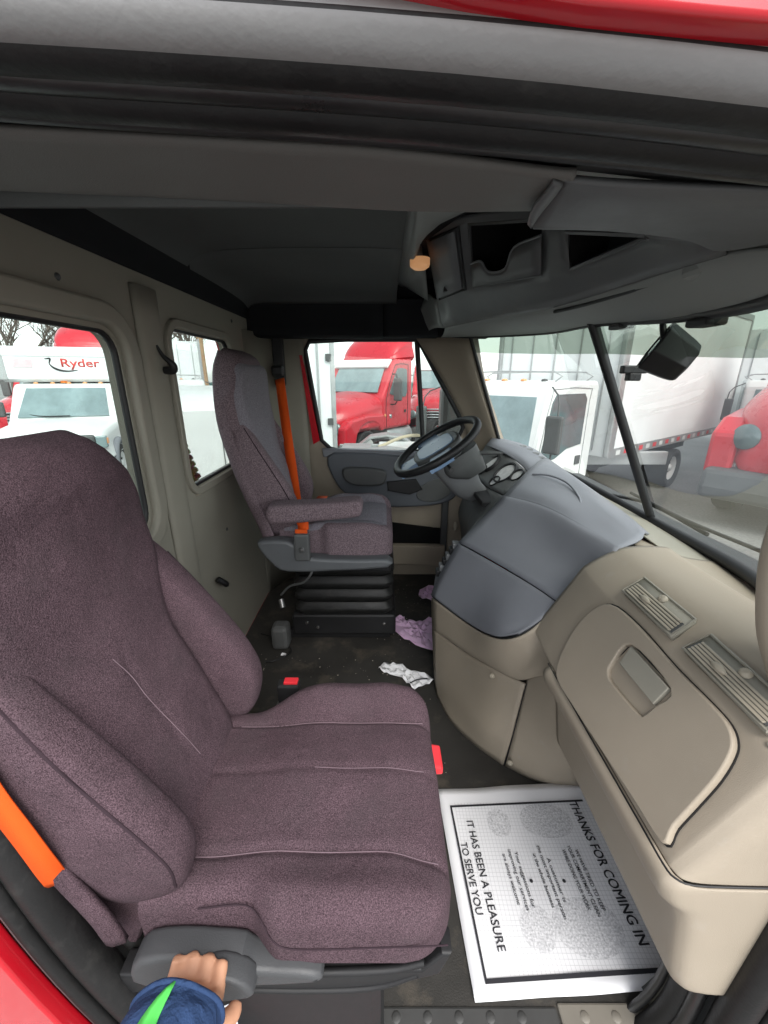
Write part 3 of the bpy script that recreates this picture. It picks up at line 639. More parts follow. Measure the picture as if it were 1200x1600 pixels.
# driver side: brow, instrument cluster, lower panels
BR = [[P(858, 718, Y=2.0), P(838, 703, Y=2.08), P(812, 692, Y=2.16), P(772, 682, Y=2.26)],
      [P(846, 722, Y=1.86), P(828, 708, Y=1.97), P(802, 695, Y=2.08), P(768, 685, Y=2.19)],
      [P(836, 732, Y=1.76), P(818, 716, Y=1.88), P(796, 703, Y=2.0), P(764, 690, Y=2.14)],
      [P(828, 742, Y=1.73), P(812, 725, Y=1.86), P(790, 709, Y=1.98), P(760, 695, Y=2.13)]]
surf('cluster_brow', BR, GREY, da, 4, 4, .006)
CL = [[P(760, 696, Y=2.135), P(794, 712, Y=1.98), P(829, 743, Y=1.74)], [P(748, 720, Y=2.10), P(778, 738, Y=1.93), P(812, 762, Y=1.64)], [P(737, 744, Y=2.06), P(763, 762, Y=1.85), P(794, 778, Y=1.55)]]
for u_, v_, y_ in ((846, 716, 1.95), (838, 709, 2.0), (828, 703, 2.05), (818, 698, 2.09)):
    q = P(u_, v_, Y=y_); box('switch', q.x - .02, q.x + .012, q.y - .014, q.y + .014, q.z - .004, q.z + .008, GREYM, da, .003)
cl = surf('instrument_cluster', CL, CHAR, da, 3, 3, .006)
c0 = CL[1][1]; cn = (CL[2][1] - CL[0][1]).cross(CL[1][2] - CL[1][0]).normalized()
if cn.x > 0: cn = -cn
for u, v, r in ((768, 727, .062), (793, 744, .062), (781, 713, .034), (812, 748, .034), (777, 757, .03), (757, 738, .03)):
    q = PP(u, v, c0, cn) + cn * .016
    g_ = lathe('gauge', [(.0001, .004), (r * .86, .004), (r * .9, .012), (r, .013), (r * 1.04, -.004)], axisM(q, cn), BLACK, da, 24)
    lathe('gauge_face', [(.0001, .006), (r * .84, .0055)], axisM(q, cn), DIAL, g_, 24)
surf('cluster_side', [[P(786, 776, Y=1.52), P(822, 738, Y=1.66), P(838, 726, Y=1.76)], [P(792, 779, Y=1.555), P(820, 755, Y=1.69), P(830, 743, Y=1.745)]], GREY, da, 4, 2, .004)
LOW = [[P(737, 745, Y=2.06), P(763, 763, Y=1.85), P(792, 779, Y=1.56)], [P(728, 770, Y=2.04), P(750, 785, Y=1.8), P(772, 796, Y=1.53)], [P(718, 800, Y=2.02), P(735, 812, Y=1.78), P(748, 818, Y=1.50)], [P(722, 828, Y=2.0), P(730, 836, Y=1.76), P(728, 842, Y=1.48)], [P(722, 860, Y=2.0), P(722, 868, Y=1.76), P(715, 852, Y=1.475)]]
surf('knee_panel', LOW, CHAR, da, 4, 4, .006)
box('column_slot', *(lambda p: (p.x - .02, p.x + .06, p.y - .1, p.y + .12, p.z - .012, p.z + .012))(P(752, 778, Y=1.74)), BLACK, da, .004)
surf('switch_panel', [[P(722, 846, Y=1.52), P(700, 868, Y=1.52), P(684, 892, Y=1.52), P(678, 925, Y=1.51)], [P(718, 848, Y=1.468), P(697, 882, Y=1.465), P(683, 910, Y=1.46), P(676, 930, Y=1.452)]], GREY, da, 4, 3, .006)
surf('driver_side_panel', [[P(722, 846, Y=1.52), P(700, 868, Y=1.52), P(684, 892, Y=1.52), P(678, 925, Y=1.51), P(678, 976, Y=1.48), P(683, 1080, Y=1.38)], [P(722, 846, Y=1.52) + V((.12, .02, 0)), P(700, 868, Y=1.52) + V((.16, .04, 0)), P(684, 892, Y=1.52) + V((.2, .05, 0)), P(678, 925, Y=1.51) + V((.22, .06, 0)), P(678, 976, Y=1.48) + V((.24, .08, 0)), P(683, 1080, Y=1.38) + V((.26, .12, 0))]], GREY, da, 4, 3, .006)
for k in range(6):
    t = k / 5; q = P(716 - 26 * t, 853 + 42 * t, Y=1.495) + V((-.004, 0, .004))
    box('switch', q.x - .020, q.x + .008, q.y - .018, q.y + .018, q.z - .013, q.z + .013, BLACK if k % 2 else GREYM, da, .003)
# lower passenger panel with moulded rib
LP = []
for y, dx in ((.372, .17), (.373, .09), (.3755, .025), (.384, .005), (.40, 0), (.45, 0), (.6, 0), (.76, 0), (.83, -.002)):
    LP.append([V((.418 + dx, y, .517)), V((.408 + dx, y, .512)), V((.404 + dx, y, .50)), V((.412 + dx, y, .475)), V((.432 + dx, y, .455)), V((.446 + dx, y, .42)), V((.458 + dx, y, .35)), V((.47 + dx * .9, y, .28)), V((.49 + dx * .8, y, .262)), V((.56 + dx * .5, y, .26))])
surf('lower_passenger_panel', LP, BEIGE, da, 3, 4, .005, auto=60)
tube('panel_seam', [V((.413 + dx, y, .5195)) for y, dx in ((.3705, .15), (.3715, .09), (.374, .025), (.383, .004), (.40, -.001), (.45, -.001), (.6, -.001), (.76, -.001), (.84, -.001))], .0016, GASKET, da, 3)
tube('panel_rib', [V((.450, y, .425)) for y in (.43, .5, .6, .7, .83)] , .008, BEIGE, da, 3)
tube('panel_rib', [V((.43, .415, .49)), V((.44, .42, .455)), V((.45, .43, .425))], .007, BEIGE, da, 3)
lathe('trim_screw', [(.0001, .004), (.007, .003), (.009, 0)], axisM(V((.424, .475, .466)), (-1, 0, .4)), BEIGEL, da, 12)

# =================================================================== STEERING WHEEL
wc = P(681, 697, Y=1.76); tilt = R_(33)
wx = V((math.cos(tilt), 0, math.sin(tilt))); wn = V((-math.sin(tilt), -.10, math.cos(tilt))).normalized(); wx = (wx - wn * wx.dot(wn)).normalized(); wy = wn.cross(wx)
sw = thing('steering_wheel', wc - V((0, 0, .25)), 'black steering wheel with glossy blue-grey spokes and grey column', 'steering wheel')
WR = .198
tube('rim', [wc + wx * math.cos(a) * WR + wy * math.sin(a) * WR for a in [2 * math.pi * k / 24 for k in range(24)]], .017, BLACK, sw, 2, True, 12)
hubw = [(-.10, -.07), (-.05, -.10), (.05, -.10), (.10, -.06), (.11, 0), (.10, .06), (.05, .10), (-.05, .10), (-.10, .07), (-.115, 0)]
plate('hub', smooth2d(hubw, 3), basis(wc - wn * .028, wx, wy), CHAR, sw, (), .018, .012)
for s in (-1, 1):
    plate('spoke', [(-.05, s * .08), (-.075, s * .195), (-.035, s * .2), (.0, s * .197), (.03, s * .195), (.05, s * .08)][::s], basis(wc - wn * .018, wx, wy), WBLUE, sw, (), .008, .006)
plate('spoke', [(-.09, -.045), (-.195, -.06), (-.20, 0), (-.195, .06), (-.09, .045)][::-1], basis(wc - wn * .018, wx, wy), WBLUE, sw, (), .008, .006)
plate('horn_pad', smooth2d([(-.07, -.075), (.06, -.08), (.08, 0), (.06, .08), (-.07, .075), (-.09, 0)], 3), basis(wc - wn * .006, wx, wy), WBLUE, sw, (), .006, .005)
lathe('emblem', [(.0001, .003), (.024, .002), (.026, 0)], axisM(wc + wn * .001, wn), GREYM, sw, 20)
cb = wc - wn * .05; ce = P(745, 772, Y=1.88)
loft('column_shroud', [[p + wx * a + wy * b for a, b in ((-.06 * k, -.07 * k), (.07 * k, -.07 * k), (.09 * k, 0), (.07 * k, .07 * k), (-.06 * k, .07 * k), (-.08 * k, 0))] for p, k in ((cb, .9), (cb.lerp(ce, .35), .95), (cb.lerp(ce, .7) + V((.0, 0, -.02)), .75), (ce, .6))], GREYM, sw, 4, 4)
loft('column_collar', [[p + wx * a + wy * b for a, b in ((-.07 * k, -.07 * k), (.07 * k, -.07 * k), (.09 * k, 0), (.07 * k, .07 * k), (-.07 * k, .07 * k), (-.09 * k, 0))] for p, k in ((wc - wn * .07 + wx * .06, 1), (wc - wn * .14 + wx * .06, .95), (wc - wn * .20 + wx * .09, .55))], CHAR, sw, 4, 3)
tube('control_stalk', [wc - wn * .08 + wy * .06, wc - wn * .07 + wy * -.13, wc - wn * .06 + wy * -.19], [.007, .006, .009], BLACK, sw)
tube('control_stalk', [wc - wn * .10 + wx * .1 - wy * .02, wc - wn * .13 + wx * .17 - wy * .06, wc - wn * .16 + wx * .22 - wy * .08], [.012, .009, .006], CHAR, sw)

# =================================================================== DRIVER DOOR
dd = thing('driver_door', (0, 2.35, .1), 'closed driver door with grey armrest panel and window', 'door')
MD = lambda y: basis((0, y, 0), (1, 0, 0), (0, 0, 1))
WIN = [(-.425, 1.34), (-.40, 1.385), (-.2, 1.395), (.165, 1.395), (.19, 1.385), (.43, .985), (.45, .93), (.43, .885), (.34, .82), (.2, .795), (.0, .785), (-.22, .792), (-.31, .81), (-.36, .86)]
plate('door_panel', [(-.455, .0), (.60, .0), (.62, .9), (.30, 1.41), (.25, 1.425), (-.455, 1.425)], MD(2.352), BEIGE, dd, [WIN], .014, .003)
plate('window_glass', grow(WIN, 1.01), MD(2.365), GLASS, dd, (), .002, 0)
tube('window_gasket', [(a, 2.335, b) for a, b in WIN], .013, GASKET, dd, 1, True, 8)
tube('window_divider', [P(651, 527, Y=2.34), P(656, 610, Y=2.34), P(661, 700, Y=2.34)], .014, GASKET, dd, 2)
tube('door_edge_seal', [(-.462, 2.325, .2), (-.465, 2.325, .8), (-.475, 2.325, 1.2), (-.465, 2.325, 1.39), (-.40, 2.325, 1.412), (.2, 2.325, 1.412), (.29, 2.325, 1.39), (.5, 2.325, 1.05), (.585, 2.325, .9)], .012, CHAR, dd, 4)
mk('door_edge', [P(468, 555, Y=2.32), P(472.5, 555, Y=2.32), P(500, 688, Y=2.32), P(490, 694, Y=2.32)], [(0, 1, 2, 3)], REDP, dd, False, solid=.01)
DOORG = mat('door_slate_plastic', (.095, .105, .12), .5, var=.06, bump=.2, bscale=700)
plate_px('window_ledge', [(504, 700), (690, 706), (696, 716), (506, 713)], (0, 2.325, .78), (0, -1, 0), GREY, dd, .02, .006, 0, 0, (1, 0, 0))
ap = plate_px('armrest_panel', [(512, 712), (560, 706), (640, 712), (700, 716), (712, 760), (706, 778), (672, 788), (600, 790), (560, 778), (530, 760)], (0, 2.315, .7), (0, -1, 0), DOORG, dd, .02, .012, 0, 3, (1, 0, 0))
plate_px('armrest_pad', [(536, 732), (560, 729), (598, 733), (604, 744), (596, 757), (560, 758), (540, 750)], (0, 2.285, .7), (0, -1, 0), CHAR, dd, .018, .012, 0, 3, (1, 0, 0))
plate_px('pull_handle', [(604, 752), (650, 748), (660, 764), (640, 772), (606, 766)], (0, 2.285, .7), (0, -1, 0), BLACK, dd, .012, .006, 0, 0, (1, 0, 0))
plate_px('speaker_cover', [(655, 762), (680, 748), (700, 752), (702, 772), (675, 784), (652, 778)], (0, 2.288, .7), (0, -1, 0), CHAR, dd, .006, .004, 0, 3, (1, 0, 0))
plate_px('vent_slot', [(580, 713), (625, 712), (626, 717), (580, 717)], (0, 2.29, .7), (0, -1, 0), BLACK, dd, .004, .001, 0, 0, (1, 0, 0))
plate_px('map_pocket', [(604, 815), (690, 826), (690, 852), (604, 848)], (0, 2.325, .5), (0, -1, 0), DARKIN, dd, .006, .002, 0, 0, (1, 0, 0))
plate_px('pocket_wall', [(596, 850), (694, 851), (694, 882), (596, 878)], (0, 2.30, .4), (0, -1, 0), BEIGE, dd, .02, .008, 0, 0, (1, 0, 0))
box('door_front_edge', P(690, 800, Y=2.31).x, P(700, 800, Y=2.31).x, 2.30, 2.335, .15, .62, CHAR, dd, .006)
mt = lathe('tag_light', [(.0001, .0), (.012, 0), (.013, .03), (.006, .05), (.0001, .052)], axisM(P(711, 828, Y=2.25), (0, 0, 1)), BEIGEL, dd, 12)
# driver mirror outside the quarter window
mr = thing('door_mirror', (.55, 2.75, .7), 'dark grey side mirror seen through the driver quarter window', 'mirror')
q = P(698, 655, Y=2.8)
box('mirror_housing', q.x - .045, q.x + .16, 2.74, 2.92, q.z - .25, q.z + .22, CHAR, mr, .04)
tube('mirror_arm', [(q.x + .1, 2.74, q.z - .1), (q.x + .12, 2.5, q.z - .14), (q.x + .1, 2.38, q.z - .2)], .018, BLACK, mr)
q = None

# =================================================================== SEATS
def pad(name, frame, s0, s1, ns, ny, yl, yr, nf, rad, depth, m, parent, endr0=True, endr1=True, corner=.06):
    """upholstered pad: height field over (s,y) with rolled edges and side walls"""
    def spaced(n): return [.5 - .5 * math.cos(math.pi * k / n) * (1 - .0) for k in range(n + 1)]
    S = [s0 + (s1 - s0) * (.55 * t + .45 * k / ns) for k, t in enumerate(spaced(ns))]
    B = [(.35 * t + .65 * k / ny) for k, t in enumerate(spaced(ny))]
    vs = []; W = ny + 3; H = ns + 3; idx = {}
    def prof_(d): 
        if d >= rad: return 0
        return rad - math.sqrt(max(0, rad * rad - (rad - d) ** 2))
    def put(i, j, p): idx[(i, j)] = len(vs); vs.append(p)
    for i in range(-1, ns + 2):
        s = S[max(0, min(ns, i))]
        for j in range(-1, ny + 2):
            b = B[max(0, min(ny, j))]
            y = yl(s) + (yr(s) - yl(s)) * b
            # rounded plan corners
            de = min(y - yl(s), yr(s) - y)
            sadj = s
            if de < corner:
                c = corner - math.sqrt(max(0, corner ** 2 - (corner - de) ** 2))
                f1 = ss(s0 + (s1 - s0) * .55, s1, s); f0 = 1 - ss(s0, s0 + (s1 - s0) * .35, s)
                if endr1: sadj -= c * f1
                if endr0: sadj += c * f0
            d = de
            if endr0: d = min(d, s - s0)
            if endr1: d = min(d, s1 - s)
            n = nf(s, y) - prof_(d)
            if i in (-1, ns + 1) or j in (-1, ny + 1): n = -depth
            put(i, j, frame(sadj, y, n))
    fs = []
    for i in range(-1, ns + 1):
        for j in range(-1, ny + 1):
            fs.append((idx[(i, j)], idx[(i, j + 1)], idx[(i + 1, j + 1)], idx[(i + 1, j)]))
    return mk(name, vs, fs, m, parent, auto=75)
def seat(name, label, dx, dy, dz, fab, ins, group=None, rec=0, driver=False):
    yc = .568 + dy; O = V((dx, 0, dz))
    st = thing(name, (dx - .15, yc, dz), label, 'seat', group)
    # ---------------- cushion
    def cfr(s, y, n): return V((s, yc + y, .50 + n)) + O
    seams = (-.132, .0, .118) if not driver else (-.13, .13)
    def cn(s, y):
        h = -.012 * ss(.0, .10, s) - .012 * (1 - ss(-.30, -.15, s))
        h += .030 * ss(.125, .19, y) * ss(-.28, -.12, s) + .012 * ss(.14, .2, -y)
        h += .006 * math.cos(y / .13 * math.pi) if abs(y) < .13 else -.006
        for q in seams:
            a = .007 if q else .003
            h -= a * math.exp(-((y - q - .012 * ss(0, .1, s) * (1 if q > 0 else -1 if q < 0 else 0)) / .006) ** 2)
        h += .0025 * math.sin(s * 31 + y * 17) * math.sin(y * 23 - s * 9)
        return h
    yl = lambda s: -.222 + .028 * (1 - ss(-.20, -.15, s)); yr = lambda s: .228 - .05 * (1 - ss(-.30, -.18, s))
    cu = pad('cushion', cfr, -.36, .105, 64, 96, yl, yr, cn, .045, .135 if driver else .10, fab, st, False, True, .075)
    if driver:
        def cn2(s, y): return cn(s, y) + .004
        pad('cushion_insert', cfr, -.34, .085, 30, 40, lambda s: -.19, lambda s: .19, cn2, .02, .03, ins, cu, False, True, .06)
    def onc(s, y): return cfr(s, y, cn(s, y) + .0012)
    if not driver:
        for q, s_a, s_b, r in ((-.132, -.30, .085, .001), (.118, -.31, .085, .001), (.0, -.13, .075, .0007)):
            tube('seam', [onc(s_a + (s_b - s_a) * k / 14, q + .012 * ss(0, .1, s_a + (s_b - s_a) * k / 14) * (1 if q > 0 else -1 if q < 0 else 0)) for k in range(15)], r, SEAM, cu, 2, False, 6)
        tube('seam', [cfr(s, yl(s) - .001, n) for s, n in ((.09, -.055), (.06, -.058), (-.02, -.062), (-.10, -.066), (-.14, -.062), (-.16, -.045), (-.172, -.03), (-.2, -.022), (-.27, -.03))], .0012, SEAMD, cu, 4, False, 6)
    # ---------------- backrest
    BP = [(-.325, .44), (-.345, .51), (-.382, .60), (-.416, .70), (-.444, .80), (-.459, .88), (-.467, .95), (-.469, 1.01), (-.462, 1.06), (-.452, 1.088)]
    if driver: BP = [(x, .44 + (z - .44) * 1.085) for x, z in BP]
    bp = resample([V((x, 0, z)) for x, z in BP], 6); L = [0]
    for a, b in zip(bp, bp[1:]): L.append(L[-1] + (b - a).length)
    tot = L[-1]
    def at(s):
        s = max(0, min(tot, s)); k = 0
        while k < len(L) - 2 and L[k + 1] < s: k += 1
        f = (s - L[k]) / (L[k + 1] - L[k]); p = bp[k].lerp(bp[k + 1], f)
        a = bp[max(0, k - 3)]; b = bp[min(len(bp) - 1, k + 4)]; t = (b - a).normalized(); n = V((t.z, 0, -t.x))
        return p, n
    def bfr(s, y, n):
        p, nn = at(s); return p + nn * n + V((0, yc + y, 0)) + O
    def hw(s):  # half width of the centre pad
        t = s / tot; return .162 + .050 * ss(.42, .74, t) - .035 * ss(.86, 1.0, t)
    def bn(s, y):
        t = s / tot; h = .012 * math.cos(min(1, abs(y) / hw(s)) * math.pi / 2)
        h += .008 * math.exp(-((t - .25) / .16) ** 2)
        h -= .004 * math.exp(-((y + .02) / .006) ** 2) * ss(.12, .2, t) * (1 - ss(.5, .56, t))
        h += .002 * math.sin(s * 27 + y * 13) * math.sin(y * 29 - s * 7)
        return h
    bk = pad('backrest', bfr, .01, tot, 60, 50, lambda s: -hw(s), hw, bn, .055, .085, fab, st, False, True, .085)
    if driver:
        pad('backrest_insert', bfr, .02, tot * .965, 44, 34, lambda s: -hw(s) * .93, lambda s: hw(s) * .93, lambda s, y: bn(s, y) + .012, .03, .02, ins, bk, True, True, .05)
    # side bolsters
    for sg in (-1, 1):
        nk = .80 if sg < 0 else 1.0; nd = -.018 if sg < 0 else 0; rings = []
        for t, cy, wy_, tn, cn_ in ((.64, .178, .012, .015, -.045), (.60, .182, .026, .036, -.038), (.53, .188, .038, .052, -.028), (.43, .190, .044, .066, -.012), (.32, .190, .047, .080, .0), (.22, .188, .047, .088, .008), (.13, .184, .045, .084, .010), (.06, .180, .036, .062, .002), (.02, .176, .016, .03, -.012)):
            s = t * 1.17 * tot; r = []
            for k in range(10):
                a = 2 * math.pi * k / 10; ca, sa = math.cos(a), math.sin(a)
                e = .62; r.append(bfr(s, sg * (cy + nd + wy_ * nk * abs(ca) ** e * (1 if ca > 0 else -1)), cn_ - .014 + tn * abs(sa) ** e * (1 if sa > 0 else -1)))
            rings.append(r)
        bo_ = loft('side_bolster', rings, fab, st, 4, 5, auto=80)
        sp = [bfr(t * 1.17 * tot, sg * (cy + nd + wy_ * nk * .84), cn_ - .014 + tn * .80) for t, cy, wy_, tn, cn_ in ((.55, .187, .036, .048, -.03), (.43, .190, .044, .066, -.012), (.32, .190, .047, .080, .0), (.22, .188, .047, .088, .008), (.13, .184, .045, .084, .010), (.07, .181, .038, .066, .004))]
        tube('seam', sp, .002, SEAMD, bo_, 4, False, 6)
    # rear shell and lower side panels
    shell = []
    for t in (0, .1, .3, .5, .7, .9, .98):
        s = t * tot; hw_ = .205 - .01 * t - .085 * ss(.8, 1, t)
        shell.append([bfr(s, hw_ * a, -.07 - .035 * b) for a, b in ((-1, -.6), (-1, .2), (-.85, .9), (-.4, 1.1), (.4, 1.1), (.85, .9), (1, .2), (1, -.6))])
    surf('rear_shell', shell, fab, st, 3, 4, .008)
    if not driver:
        # light seams of the centre pad
        tube('seam', [bfr(t * tot, y, bn(t * tot, y) + .001) for t, y in ((.53, -.04), (.46, -.025), (.38, -.02), (.28, -.015), (.20, -.008), (.15, -.003))], .0008, SEAM, bk, 5, False, 6)
    return st, bfr, tot, cfr
ps, bfr, tot, cfr = seat('passenger_seat', 'large plum fabric passenger seat nearest the open door', 0, 0, 0, PLUM, PLUM)
ds, bfr2, tot2, cfr2 = seat('driver_seat', 'mauve and grey driver seat with armrest and orange seat belt', -.068, 1.165, .135, MAUVE, INSERT, driver=True)
SEATG = mat('seat_grey_plastic', (.05, .052, .055), .5, var=.1, bump=.2, bscale=600)
# passenger seat: lower side pad, recliner cover, base
sp0 = [P(u, v, Y=.392) for u, v in ((-70, 1150), (0, 1216), (100, 1296), (190, 1362), (230, 1396), (228, 1440), (205, 1500), (150, 1450), (60, 1350), (-70, 1260))]
mk('side_pad', [p + V((0, .03, 0)) for p in sp0] + sp0, [tuple(range(10))[::-1], tuple(range(10, 20))] + [(i, (i + 1) % 10, (i + 1) % 10 + 10, i + 10) for i in range(10)], PLUM, ps, smooth=False, bev=.012)
plate('recliner_cover', smooth2d([(-.36, .40), (-.34, .432), (-.29, .44), (-.24, .436), (-.20, .43), (-.18, .41), (-.12, .405), (-.09, .395), (-.10, .38), (-.2, .372), (-.34, .37)], 2)[::-1], basis((0, .352, 0), (1, 0, 0), (0, 0, 1)), SEATG, ps, (), .012, .008)
rl = plate('recline_lever', smooth2d([(-.262, .395), (-.25, .43), (-.222, .44), (-.19, .425), (-.178, .40), (-.2, .39), (-.235, .385)], 2)[::-1], basis((0, .328, 0), (1, 0, 0), (0, 0, 1)), SEATG, ps, (), .010, .006)
box('seat_pan', -.36, .06, .365, .765, .375, .41, BLACK, ps, .012)
plate('seat_rail', [(-.40, .345), (.055, .36), (.085, .40), (.10, .40), (.085, .35), (.03, .325), (-.15, .30), (-.40, .30)][::-1], basis((0, .372, 0), (1, 0, 0), (0, 0, 1)), BLACK, ps, (), .012, .005)
tube('rail_edge', [(-.32, .357, .352), (-.15, .356, .353), (.0, .356, .36), (.06, .358, .375)], .006, BLACK, ps, 4)
tube('rail_edge', [(-.32, .357, .318), (-.15, .356, .308), (-.02, .356, .315), (.05, .358, .345)], .005, BLACK, ps, 4)
box('seat_base', -.36, .0, .39, .74, .0, .345, BLACK, ps, .02)
tube('front_bar', [(.07, .40, .33), (.095, .45, .32), (.095, .68, .32), (.07, .73, .33)], .008, BLACK, ps)
mk('red_tab', [(.098, .615, .45), (.122, .62, .44), (.122, .675, .44), (.098, .67, .45), (.098, .615, .425), (.122, .62, .42), (.122, .675, .42), (.098, .67, .425)], [(0, 1, 2, 3), (4, 7, 6, 5), (0, 4, 5, 1), (1, 5, 6, 2), (2, 6, 7, 3), (3, 7, 4, 0)], REDPL, ps, False, bev=.004)
# inboard belt buckle
bq = P(452, 1072, Y=.86)
bk_ = box('belt_buckle', bq.x - .03, bq.x + .028, bq.y - .015, bq.y + .015, bq.z - .045, bq.z + .012, BLACK, ps, .006)
box('buckle_button', bq.x - .012, bq.x + .024, bq.y - .010, bq.y + .010, bq.z + .012, bq.z + .020, REDPL, bk_, .002)
tube('buckle_stalk', [V((bq.x - .02, bq.y, bq.z - .04)), V((bq.x - .05, bq.y - .02, bq.z - .12)), V((bq.x - .07, bq.y - .03, bq.z - .28))], .009, STEEL, ps)
# driver seat: armrest, side cover, bellows base
yn = .568 + 1.165 - .225
ar = [(-.335, .705), (-.325, .735), (-.30, .745), (-.1, .755), (.0, .765), (.02, .755), (.026, .735), (.018, .71), (-.0, .70), (-.1, .688), (-.30, .672), (-.325, .68)]
plate('armrest', smooth2d([(x - .105, z + .008) for x, z in ar], 2)[::-1], basis((0, yn - .055, 0), (1, 0, 0), (0, 0, 1)), MAUVE, ds, (), .032, .016)
plate('side_cover', smooth2d([(-.50, .565), (-.48, .59), (-.38, .59), (-.34, .555), (-.325, .52), (-.1, .51), (.015, .51), (.015, .475), (-.2, .46), (-.38, .455), (-.44, .48)], 2)[::-1], basis((0, yn - .012, 0), (1, 0, 0), (0, 0, 1)), mat('seat_cover_grey', (.10, .106, .112), .5, var=.06, bump=.2, bscale=700), ds, (), .02, .012)
box('seat_frame', -.40, .03, yn + .03, yn + .43, .42, .50, BLACK, ds, .01)
nb = 4
for k in range(nb):
    z0 = .155 + k * .066
    x0, x1, y0, y1 = -.415, .045, yn + .11, yn + .43
    rg = []
    for f, z in ((.018, z0), (.0, z0 + .022), (.0, z0 + .038), (.018, z0 + .062)):
        rg.append([V((a, b, z)) for a, b in rrect(x0 + f, x1 - f, y0 + f, y1 - f, .04, 3)])
    K = len(rg[0]); vs = [p for r in rg for p in r]; fs = [(i * K + j, i * K + (j + 1) % K, (i + 1) * K + (j + 1) % K, (i + 1) * K + j) for i in range(3) for j in range(K)]
    fs += [tuple(range(K))[::-1], tuple(3 * K + j for j in range(K))]
    mk('bellows_fold', vs, fs, RUB, ds)
box('base_plate', -.43, .055, yn + .12, yn + .44, .045, .155, BLACK, ds, .012)
box('base_rail', -.46, .03, yn + .16, yn + .20, .0, .045, BLACK, ds, .005); box('base_rail', -.46, .03, yn + .38, yn + .43, .0, .045, STEEL, ds, .005)
box('adjuster_label', -.19, -.11, yn - .033, yn - .0315, .478, .486, PAPER, ds, 0)
tube('air_hose', [(-.29, yn - .03, .52), (-.29, yn - .035, .46), (-.33, yn - .02, .40), (-.40, yn + .02, .36), (-.45, yn + .05, .30)], .005, CHAR, ds)
box('valve_box', -.52, -.44, yn + .06, yn + .14, .0, .12, CHAR, ds, .02); tube('valve_stem', [(-.46, yn + .08, .26), (-.45, yn + .06, .23)], .012, STEEL, ds)
for x, z in ((-.36, .085), (-.31, .06), (.0, .08)):
    lathe('bolt', [(.0001, .006), (.007, .005), (.009, 0)], axisM((x, yn + .118, z + .03), (0, -1, 0)), CHROME, ds, 10)

# =================================================================== SEAT BELTS
def ribbon(name, pts, wdt, wv, m, parent, n=6, th=.0022):
    pts = resample(pts, n); vs = []; wv = V(wv).normalized()
    for i, p in enumerate(pts):
        t = (pts[min(i + 1, len(pts) - 1)] - pts[max(i - 1, 0)]).normalized(); s = (wv - t * wv.dot(t)).normalized()
        vs += [p - s * wdt / 2, p + s * wdt / 2]
    fs = [(2 * i, 2 * i + 1, 2 * i + 3, 2 * i + 2) for i in range(len(pts) - 1)]
    return mk(name, vs, fs, m, parent, solid=th, off=0)
sb = thing('seat_belt', (-.3, 1.6, .6), 'orange seat belt running down across the driver seat', 'seat belt')
ribbon('webbing', [P(437, 592, Y=2.06), P(446, 660, Y=1.93), P(456, 730, Y=1.82), P(464, 790, Y=1.68), P(472, 812, Y=1.49), P(474, 828, Y=1.468)], .046, (1, -.25, 0), ORANGE, sb)
ribbon('lap_webbing', [P(474, 812, Y=1.475), P(480, 800, Y=1.52), P(492, 790, Y=1.62), P(505, 775, Y=1.8)], .045, (1, .1, 0), ORANGE, sb)
g0 = P(435, 570, Y=2.2)
plate('guide_slot', rrect(-.028, .028, -.13, .12, .02), basis(g0 + V((-.01, .06, .02)), (1, 0, 0), (0, 0, 1)), BLACK, sb, (), .012, .006)
box('shoulder_anchor', g0.x - .028, g0.x + .03, g0.y - .05, g0.y + .0, g0.z - .055, g0.z - .005, BLACK, sb, .01)
if False: tube('anchor_ring', [g0 + V((-.02, -.03, .0)), g0 + V((-.012, -.02, .06)), g0 + V((.012, -.02, .06)), g0 + V((.02, -.03, .0))], .007, STEEL, sb)
q = P(472, 850, Y=1.462)
box('buckle', q.x - .03, q.x + .03, q.y - .014, q.y + .014, q.z - .07, q.z + .045, CHAR, sb, .008)
box('tongue', q.x - .024, q.x + .024, q.y - .005, q.y + .004, q.z + .045, q.z + .062, ORANGE, sb, .003)
lathe('buckle_bolt', [(.0001, .006), (.009, .005), (.012, 0)], axisM(q + V((0, -.0145, -.02)), (0, -1, 0)), STEEL, sb, 12)
sb2 = thing('seat_belt', (-.47, .42, .5), 'orange seat belt beside the passenger seat at left edge', 'seat belt')
ribbon('webbing', [P(-60, 1170, Y=.352), P(-10, 1246, Y=.346), P(30, 1298, Y=.345), P(66, 1346, Y=.348), P(92, 1380, Y=.36)], .028, (1, .3, .55), ORANGE, sb2)

# =================================================================== DASH CAMERA AND SENSOR
dc = thing('dash_camera', P(1035, 552, Y=1.0), 'black cup-shaped device hanging in the windshield beside centre strip', 'camera')
cc = P(1042, 553, Y=1.0); ax = V((.55, -.25, -.35)).normalized()
vs, fs = lathe_vf([(.0001, -.03), (.048, -.03), (.057, -.035), (.060, -.032), (.050, .03), (.046, .045), (.04, .05), (.0001, .05)], 7)
Mx = axisM(cc, ax, (0, 0, 1))
mk('housing', [Mx @ V(v) for v in vs], fs, BLACK, dc, False, bev=.004)
tube('stalk', [P(1036, 497, Y=1.02), P(1036, 515, Y=1.01), P(1038, 530, Y=1.0)], .007, BLACK, dc)
lathe('lens', [(.0001, .004), (.018, .003), (.02, 0)], axisM(cc - ax * .03, -ax), VGLASS, dc, 16)
sn = thing('windshield_sensor', P(990, 578, Y=1.25), 'small black sensor bracket stuck on windshield near centre strip', 'sensor')
q = P(990, 578, Y=1.22)
